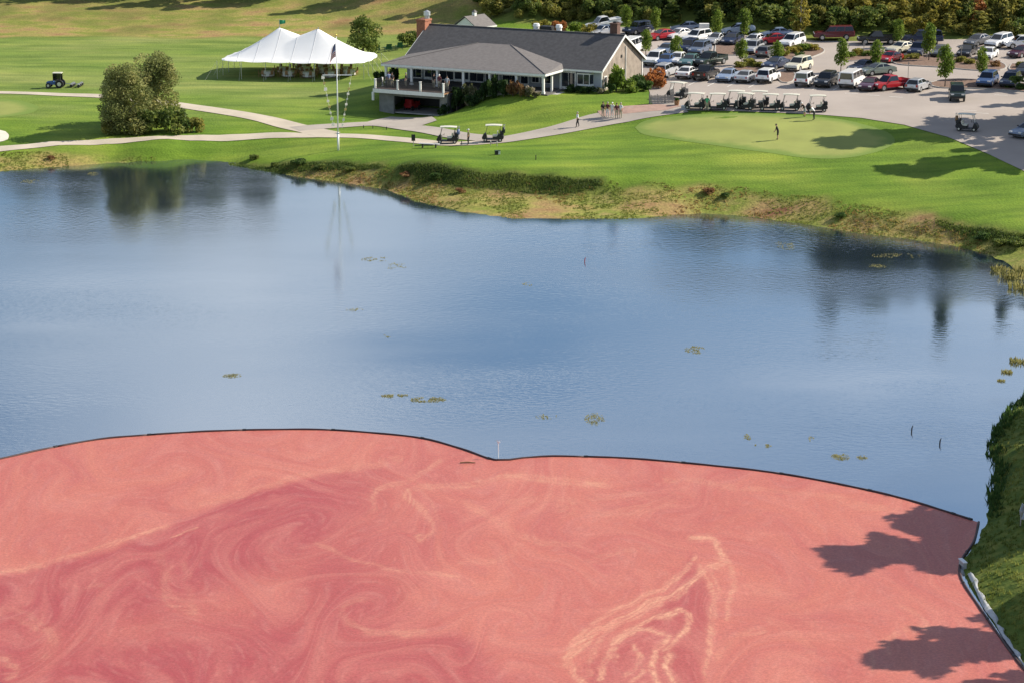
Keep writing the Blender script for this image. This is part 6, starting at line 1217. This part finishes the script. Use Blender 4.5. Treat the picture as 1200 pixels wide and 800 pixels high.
# ------------------------------------------------------------------ people
def person(px, py, head, label, shirt, pants, pose='stand', hair='hair_dark', z=None, xy=None, sc=1.0, short=False):
    if xy is not None: x, y = xy; zz = z
    else: p = on(px, py); x, y, zz = p; zz += .05
    J = {}; lean = {'stand': .0, 'putt': .30, 'bend': .62, 'walk': .04, 'sit': .02}[pose]
    hip = Vector((0, 0, .93 if pose != 'sit' else .50))
    def up(d, fwd=0, side=0): return hip + Vector((math.sin(lean) * d + math.cos(lean) * fwd, side, math.cos(lean) * d - math.sin(lean) * fwd))
    J['pel'] = hip; J['abd'] = up(.18); J['ch'] = up(.38); J['nk'] = up(.55); J['hd0'] = up(.63, .02); J['hd1'] = up(.71, .03); J['hd2'] = up(.79, .01); J['nose'] = up(.69, .125)
    for s, n in ((1, 'l'), (-1, 'r')):
        J['sh' + n] = up(.49, 0, .18 * s)
        if pose == 'putt': J['el' + n] = up(.26, .14, .17 * s); J['wr' + n] = up(.10, .34, .05 * s); hd_ = Vector((.06, 0, -.09))
        elif pose == 'bend': J['el' + n] = up(.30, .22, .20 * s); J['wr' + n] = up(.18, .46, .16 * s); hd_ = Vector((.06, 0, -.10))
        elif pose == 'walk': J['el' + n] = up(.24, .10 * s, .25 * s); J['wr' + n] = up(.02, .22 * s, .24 * s); hd_ = Vector((.04 * s, 0, -.10))
        elif pose == 'sit': J['el' + n] = up(.24, .08, .23 * s); J['wr' + n] = up(.18, .32, .14 * s); hd_ = Vector((.10, 0, -.02))
        else: J['el' + n] = up(.23, -.03, .25 * s); J['wr' + n] = up(-.01, .05, .26 * s); hd_ = Vector((.02, 0, -.11))
        J['pm' + n] = J['wr' + n] + hd_ * .7
        ou = Vector((0, s, 0)); fw = Vector((1, 0, 0)) if abs(hd_.x) < .07 else Vector((0, 0, 1))
        for k in range(4): J['f%d%s' % (k, n)] = J['pm' + n] + hd_ * (.75, .85, .8, .6)[k] + fw * (.03, .01, -.01, -.03)[k]
        J['th' + n] = J['wr' + n] + hd_ * .6 + fw * .055
        J['hp' + n] = hip + Vector((0, .095 * s, -.05))
        if pose == 'walk': J['kn' + n] = Vector((.14 * s + .04, .10 * s, .50)); J['an' + n] = Vector((.20 * s, .10 * s, .09 if s > 0 else .14))
        elif pose == 'sit': J['kn' + n] = Vector((.44, .12 * s, .50)); J['an' + n] = Vector((.44, .12 * s, .09))
        else: J['kn' + n] = Vector((.04, .115 * s, .50)); J['an' + n] = Vector((0, .125 * s, .09))
        J['to' + n] = J['an' + n] + Vector((.17, .02 * s, -.05))
    E_ = [('pel', 'abd'), ('abd', 'ch'), ('ch', 'nk'), ('nk', 'hd0'), ('hd0', 'hd1'), ('hd1', 'hd2'), ('hd1', 'nose')]
    for n in 'lr':
        E_ += [('ch', 'sh' + n), ('sh' + n, 'el' + n), ('el' + n, 'wr' + n), ('wr' + n, 'pm' + n), ('wr' + n, 'th' + n), ('pel', 'hp' + n), ('hp' + n, 'kn' + n), ('kn' + n, 'an' + n), ('an' + n, 'to' + n)] + [('pm' + n, 'f%d%s' % (k, n)) for k in range(4)]
    RAD = {'pel': (.175, .145), 'abd': (.165, .13), 'ch': (.185, .135), 'nk': (.06, .06), 'hd0': (.075, .085), 'hd1': (.085, .10), 'hd2': (.06, .07), 'nose': (.014, .014), 'sh': (.085, .08), 'el': (.058, .058), 'wr': (.033, .033), 'pm': (.034, .024), 'th': (.010, .010), 'hp': (.115, .115), 'kn': (.08, .08), 'an': (.048, .048), 'to': (.042, .032)}
    names = list(J); me = bpy.data.meshes.new('skel'); me.from_pydata([tuple(J[k]) for k in names], [(names.index(a), names.index(b)) for a, b in E_], []); ob = bpy.data.objects.new('skel', me); COL.objects.link(ob)
    sk = ob.modifiers.new('s', 'SKIN'); sk.use_smooth_shade = True; sd = me.skin_vertices[0].data
    for i, k in enumerate(names):
        r_ = RAD.get(k) or RAD.get(k[:2]) or (.009, .009); sd[i].radius = r_; sd[i].use_root = (k == 'pel')
    su = ob.modifiers.new('u', 'SUBSURF'); su.levels = 1; su.render_levels = 1
    dg = bpy.context.evaluated_depsgraph_get(); bm_ = bpy.data.meshes.new_from_object(ob.evaluated_get(dg)); bpy.data.objects.remove(ob, do_unlink=True); bpy.data.meshes.remove(me)
    bm_.name = 'person'; bm_.materials.clear()
    for m_ in (shirt, pants, 'skin', 'shoe'): bm_.materials.append(M(m_))
    SEG = [(J[a], J[b], (2 if a in ('nk', 'hd0', 'hd1') or b in ('hd0', 'hd1') or a[:2] in ('wr', 'pm') else 2 if a[:2] == 'el' else 3 if a[:2] == 'an' else 1 if (a[:2] in ('hp',) or b[:2] == 'hp') else (2 if short and a[:2] == 'kn' else 1) if a[:2] == 'kn' else 0)) for a, b in E_]
    SEG.append((J['pel'] + Vector((0, 0, -.05)), J['pel'] + Vector((0, 0, .03)), 1))
    for pg in bm_.polygons:
        c = Vector(pg.center); best = (9, 0)
        for a, b, m_ in SEG:
            d = b - a; f = max(0, min(1, (c - a).dot(d) / max(1e-6, d.dot(d)))); q = (c - a - d * f).length
            if q < best[0]: best = (q, m_)
        pg.material_index = best[1]; pg.use_smooth = True
    o = mobj('person', bm_); o.location = (x, y, zz); o.rotation_euler = (0, 0, math.radians(head)); o.scale = (sc, sc, sc); tag(o, label, 'person')
    mb = MB(); h0 = J['hd1'] + Vector((-.012, 0, .03)); n = 10; vs = []; fs = []
    for j in range(5):
        f = j / 4 * 1.7; 
        for k in range(n): a = 6.283 * k / n; vs.append(h0 + Vector((.115 * math.sin(f) * math.cos(a) - .012, .100 * math.sin(f) * math.sin(a), .115 * math.cos(f) + .012)))
    for j in range(4):
        for k in range(n): fs.append((j * n + k, j * n + (k + 1) % n, (j + 1) * n + (k + 1) % n, (j + 1) * n + k))
    mb.add(vs, fs)
    if hair == 'cap_white': mb.box((h0.x + .13, 0, h0.z + .02), (.12, .15, .015))
    mb.build('cap' if hair == 'cap_white' else 'hair', M(hair), o, True)
    return o
person(549, 170.5, 170, 'golfer in olive shirt and dark trousers standing between the two path carts', 'shirt_olive', 'pants_black', 'stand', 'cap_white')
person(677, 150, 200, 'person in white top and dark trousers walking alone on the path', 'shirt_white', 'pants_black', 'walk', 'hair_grey')
person(706.5, 138, 300, 'person in black top at the left of the group on the brick walk', 'shirt_black', 'pants_khaki', 'stand')
person(712, 138.2, 250, 'person in pale trousers and maroon top, second of the group on the brick walk', 'shirt_maroon', 'pants_white', 'stand', 'hair_grey'); person(717.5, 138.6, 260, 'person in white top and grey trousers in the middle of the group on the walk', 'shirt_white', 'pants_white', 'stand', 'cap_white'); person(722.5, 139.5, 280, 'person in dark red top, fourth of the group on the walk', 'shirt_maroon', 'pants_khaki', 'stand'); person(727.5, 139, 230, 'person in white at the right of the group on the brick walk', 'shirt_white', 'pants_khaki', 'stand', 'hair_grey')
person(911.5, 164.5, 180, 'golfer in black top and shorts putting on the green', 'shirt_black', 'pants_black', 'putt', 'hair_dark', short=True)
person(954, 141.5, 160, 'person in white bending down behind the last cart of the line', 'shirt_white', 'pants_black', 'bend', 'hair_grey'); person(943, 137.5, 200, 'person in dark top and grey shorts beside the last cart of the line', 'shirt_black', 'shirt_grey', 'bend', 'cap_white', short=True)
person(828.5, 131, 250, 'person in bright green shirt between the first two carts of the line', 'shirt_green', 'pants_khaki', 'stand', 'hair_dark')
DK = [(-25.0, -7.4, 'shirt_blue', 'person in pale blue shirt at the left corner of the deck', 'hair_dark', 'stand'), (-24.3, -7.8, 'shirt_black', 'person in black beside the one in blue on the deck', 'hair_dark', 'stand'), (-22.7, -7.2, 'shirt_black', 'pale haired person in black near the second deck post', 'hair_grey', 'stand'), (-19.2, -6.6, 'shirt_black', 'person in dark clothes right of the third deck post', 'hair_dark', 'stand'), (-18.3, -6.9, 'shirt_maroon', 'white capped person at the right part of the deck', 'cap_white', 'stand'), (-16.9, -7.6, 'shirt_grey', 'person in grey at the right end of the deck', 'hair_dark', 'stand')]
for x, y, sh, lab, hr, po in DK: q = bl(x, y); person(0, 0, 250 + x * 20, lab, sh, 'pants_khaki', po, hr, z=E0 - .03, xy=q)

# ------------------------------------------------------------------ tractor with gang mowers, bench, signs, fence and other small things
def tractor():
    p = on(66, 103); t = thing('tractor', 'blue tractor with white cab roof on the fairway at left', 'tractor', tuple(p), math.radians(178)); t.scale = (.78, .78, .78)
    mb = MB(); mb.prism([(.35, .55), (.35, 1.15), (1.3, 1.05), (1.55, .95), (1.55, .5)], .38, inset=.06); mb.build('hood', M('blue_tractor'), t); mb = MB(); mb.box((-.35, 0, .75), (1.4, .8, .5)); mb.build('chassis', M('blue_tractor'), t)
    mb = MB(); mb.box((-.45, 0, 1.12), (.5, .55, .14)); mb.box((-.72, 0, 1.4), (.1, .5, .5)); mb.build('seat', M('black'), t); mb = MB(); mb.box((-.3, 0, 2.45), (1.5, 1.4, .1)); mb.build('cab_roof', M('cream'), t)
    for x, y in ((.35, .62), (.35, -.62), (-.95, .62), (-.95, -.62)): mb = MB(); mb.tube([(x, y, .9), (x, y, 2.42)], .04, 6); mb.build('cab_post', M('black'), t)
    mb = MB(); mb.slab([(.36, -.6, 1.1), (.36, .6, 1.1), (.36, .6, 2.35), (.36, -.6, 2.35)], .02); mb.build('cab_window', M('glass'), t); mb = MB(); mb.slab([(.33, -.64, 1.0), (-.93, -.64, 1.0), (-.93, -.64, 2.36), (.33, -.64, 2.36)][::-1], .02); mb.build('cab_window', M('glass'), t)
    for x, r_, w in ((-.7, .68, .36), (1.15, .42, .26)):
        for s in (-1, 1): mb = MB(); mb.tube([(x, s * .75 - w / 2, r_), (x, s * .75 + w / 2, r_)], r_, 18); o = mb.build('wheel', M('rubber'), t); mb = MB(); mb.tube([(x, s * .75 - w / 2 - .01, r_), (x, s * .75 + w / 2 + .01, r_)], r_ * .5, 12); mb.build('rim', M('cream'), o)
    q = on(88, 102); g = thing('gang_mower', 'towed gang mower with several reels behind the blue tractor', 'mower', tuple(q), math.radians(178)); g.scale = (.7, .7, .8)
    mb = MB(); mb.tube([(2.2, 0, .5), (.3, 0, .45)], .05, 6); mb.tube([(.3, -1.3, .45), (.3, 1.3, .45)], .06, 6); mb.tube([(-1.0, -1.5, .45), (-1.0, 1.5, .45)], .06, 6); mb.tube([(.3, 0, .45), (-1.0, 0, .45)], .06, 6); mb.build('frame', M('metal_grey'), g)
    for x, y in ((.4, -1.1), (.4, 0), (.4, 1.1), (-1.0, -1.3), (-1.0, 0), (-1.0, 1.3)): mb = MB(); mb.tube([(x, y - .4, .3), (x, y + .4, .3)], .26, 12); r_ = mb.build('reel', M('black'), g); mb = MB(); mb.box((x + .05, y, .56), (.42, .86, .08)); mb.build('reel_cover', M('metal_grey'), r_)
tractor()
p = on(503, 173.5); t = thing('bench', 'long backless bench beside the path left of the golf cart', 'bench', tuple(p), math.radians(-14))
for k in range(3): mb = MB(); mb.box((0, -.16 + k * .16, .46), (2.3, .14, .05)); mb.build('seat_plank', M('stone_pale'), t)
for x in (-.75, .75): mb = MB(); mb.box((x, 0, .22), (.09, .38, .44)); mb.build('leg', M('black'), t)
def sign_post(px, py, h, w, hh, lab, cat='sign', board='black'):
    t = thing('sign_post', lab, cat, tuple(on(px, py))); mb = MB(); mb.tube([(0, 0, -.1), (0, 0, h)], .04, 8); mb.build('post', M('wood_grey'), t); mb = MB(); mb.box((0, -.05, h - hh / 2), (w, .05, hh)); mb.build('board', M(board), t); return t
sign_post(484.5, 172, 1.35, .42, .72, 'small dark tee sign on a post left of the long bench'); sign_post(1012, 67, 1.9, .3, .45, 'small sign on a post at the left of the island behind the white van', board='wood_grey')
sign_post(1064, 94, 2.2, .16, .25, 'plain grey post standing behind the red pickup', 'post', 'wood_grey'); sign_post(1126, 72, 2.0, .3, .4, 'small sign post on the long island before the black sedan', board='metal_grey'); sign_post(1086, 70, 1.8, .25, .4, 'sign post before the navy SUV on the long island', board='metal_grey')
for x, y, lab in ((583, 181.5, 'black and white tee cooler on the raised tee'),):
    t = thing('tee_bin', lab, 'bin', tuple(on(x, y)), .3); mb = MB(); mb.box((-.12, 0, .2), (.3, .35, .4)); mb.build('bin', M('black'), t); mb = MB(); mb.box((.16, .05, .22), (.26, .3, .36)); mb.build('towel_box', M('white_trim'), t); mb = MB(); mb.box((.0, .02, .43), (.6, .4, .04)); mb.build('lid', M('dark_green'), t)
for x, y, lab in ((541, 170.5, 'small dark post by the golfer on the path'), (575, 170.8, 'small pale post before the right path cart'), (582.5, 171.5, 'small dark post right of the pale one'), (426, 150.5, 'short stake at the drive edge, leftmost'), (437, 150.8, 'short stake at the drive edge, middle'), (453, 152.2, 'short stake at the drive edge, rightmost'), (628, 187.5, 'tiny dark tee marker on the raised tee')):
    t = thing('stake', lab, 'stake', tuple(on(x, y))); mb = MB(); mb.tube([(0, 0, -.1), (0, 0, .45 if y > 160 else .3)], [.05, .045], 8); mb.build('shaft', M('wood_grey' if 'pale' in lab else 'black'), t); mb = MB(); mb.tube([(0, 0, .44 if y > 160 else .29), (0, 0, .52 if y > 160 else .35)], [.065, .03], 8); mb.build('cap', M('white_trim' if 'pale' in lab else 'black'), t)
def fence():
    a, b = on(761, 122), on(789, 121.5); d = (b - a)[:2]; Ln = np.linalg.norm(d); t = thing('wooden_fence', 'low grey wooden fence at the corner of the brick walk', 'fence', tuple(a), math.atan2(d[1], d[0]))
    n = int(Ln / .16); bd = MB(); bd.box((0, 0, .52), (.12, .03, 1.0)); me = bd.mesh('board', M('wood_grey'))
    for k in range(n): o = mobj('board', me, t); o.location = ((k + .5) * Ln / n, 0, -.02 + .03 * math.sin(k * 2.1))
    for z in (.25, .8): mb = MB(); mb.box((Ln / 2, .04, z), (Ln, .05, .09)); mb.build('rail', M('wood_grey'), t)
    for k in range(4): mb = MB(); mb.box((k * Ln / 3, .09, .55), (.11, .11, 1.15)); mb.build('post', M('wood_grey'), t)
fence()
t = thing('planter', 'dark round planter at the end of the grey fence', 'planter', tuple(on(793, 124))); mb = MB(); mb.tube([(0, 0, 0), (0, 0, .5), (0, 0, .6)], [.24, .32, .35], 14); mb.build('pot', M('wood_brown'), t)
plant('shrub', 'potted_plant', 'small green plant in the dark planter by the fence', 'plant', tuple(on(793, 124) + np.array([0, 0, .5])), .5, 'leaf_bush', trunk=False)
t = thing('ice_chest', 'pale blue chest on the walk left of the cart line', 'chest', tuple(on(803, 129)), .1); mb = MB(); mb.box((0, 0, .22), (.9, .5, .44)); mb.build('box', M('shirt_grey'), t); mb = MB(); mb.box((0, 0, .475), (.94, .54, .07)); mb.build('lid', M('cap_white'), t)
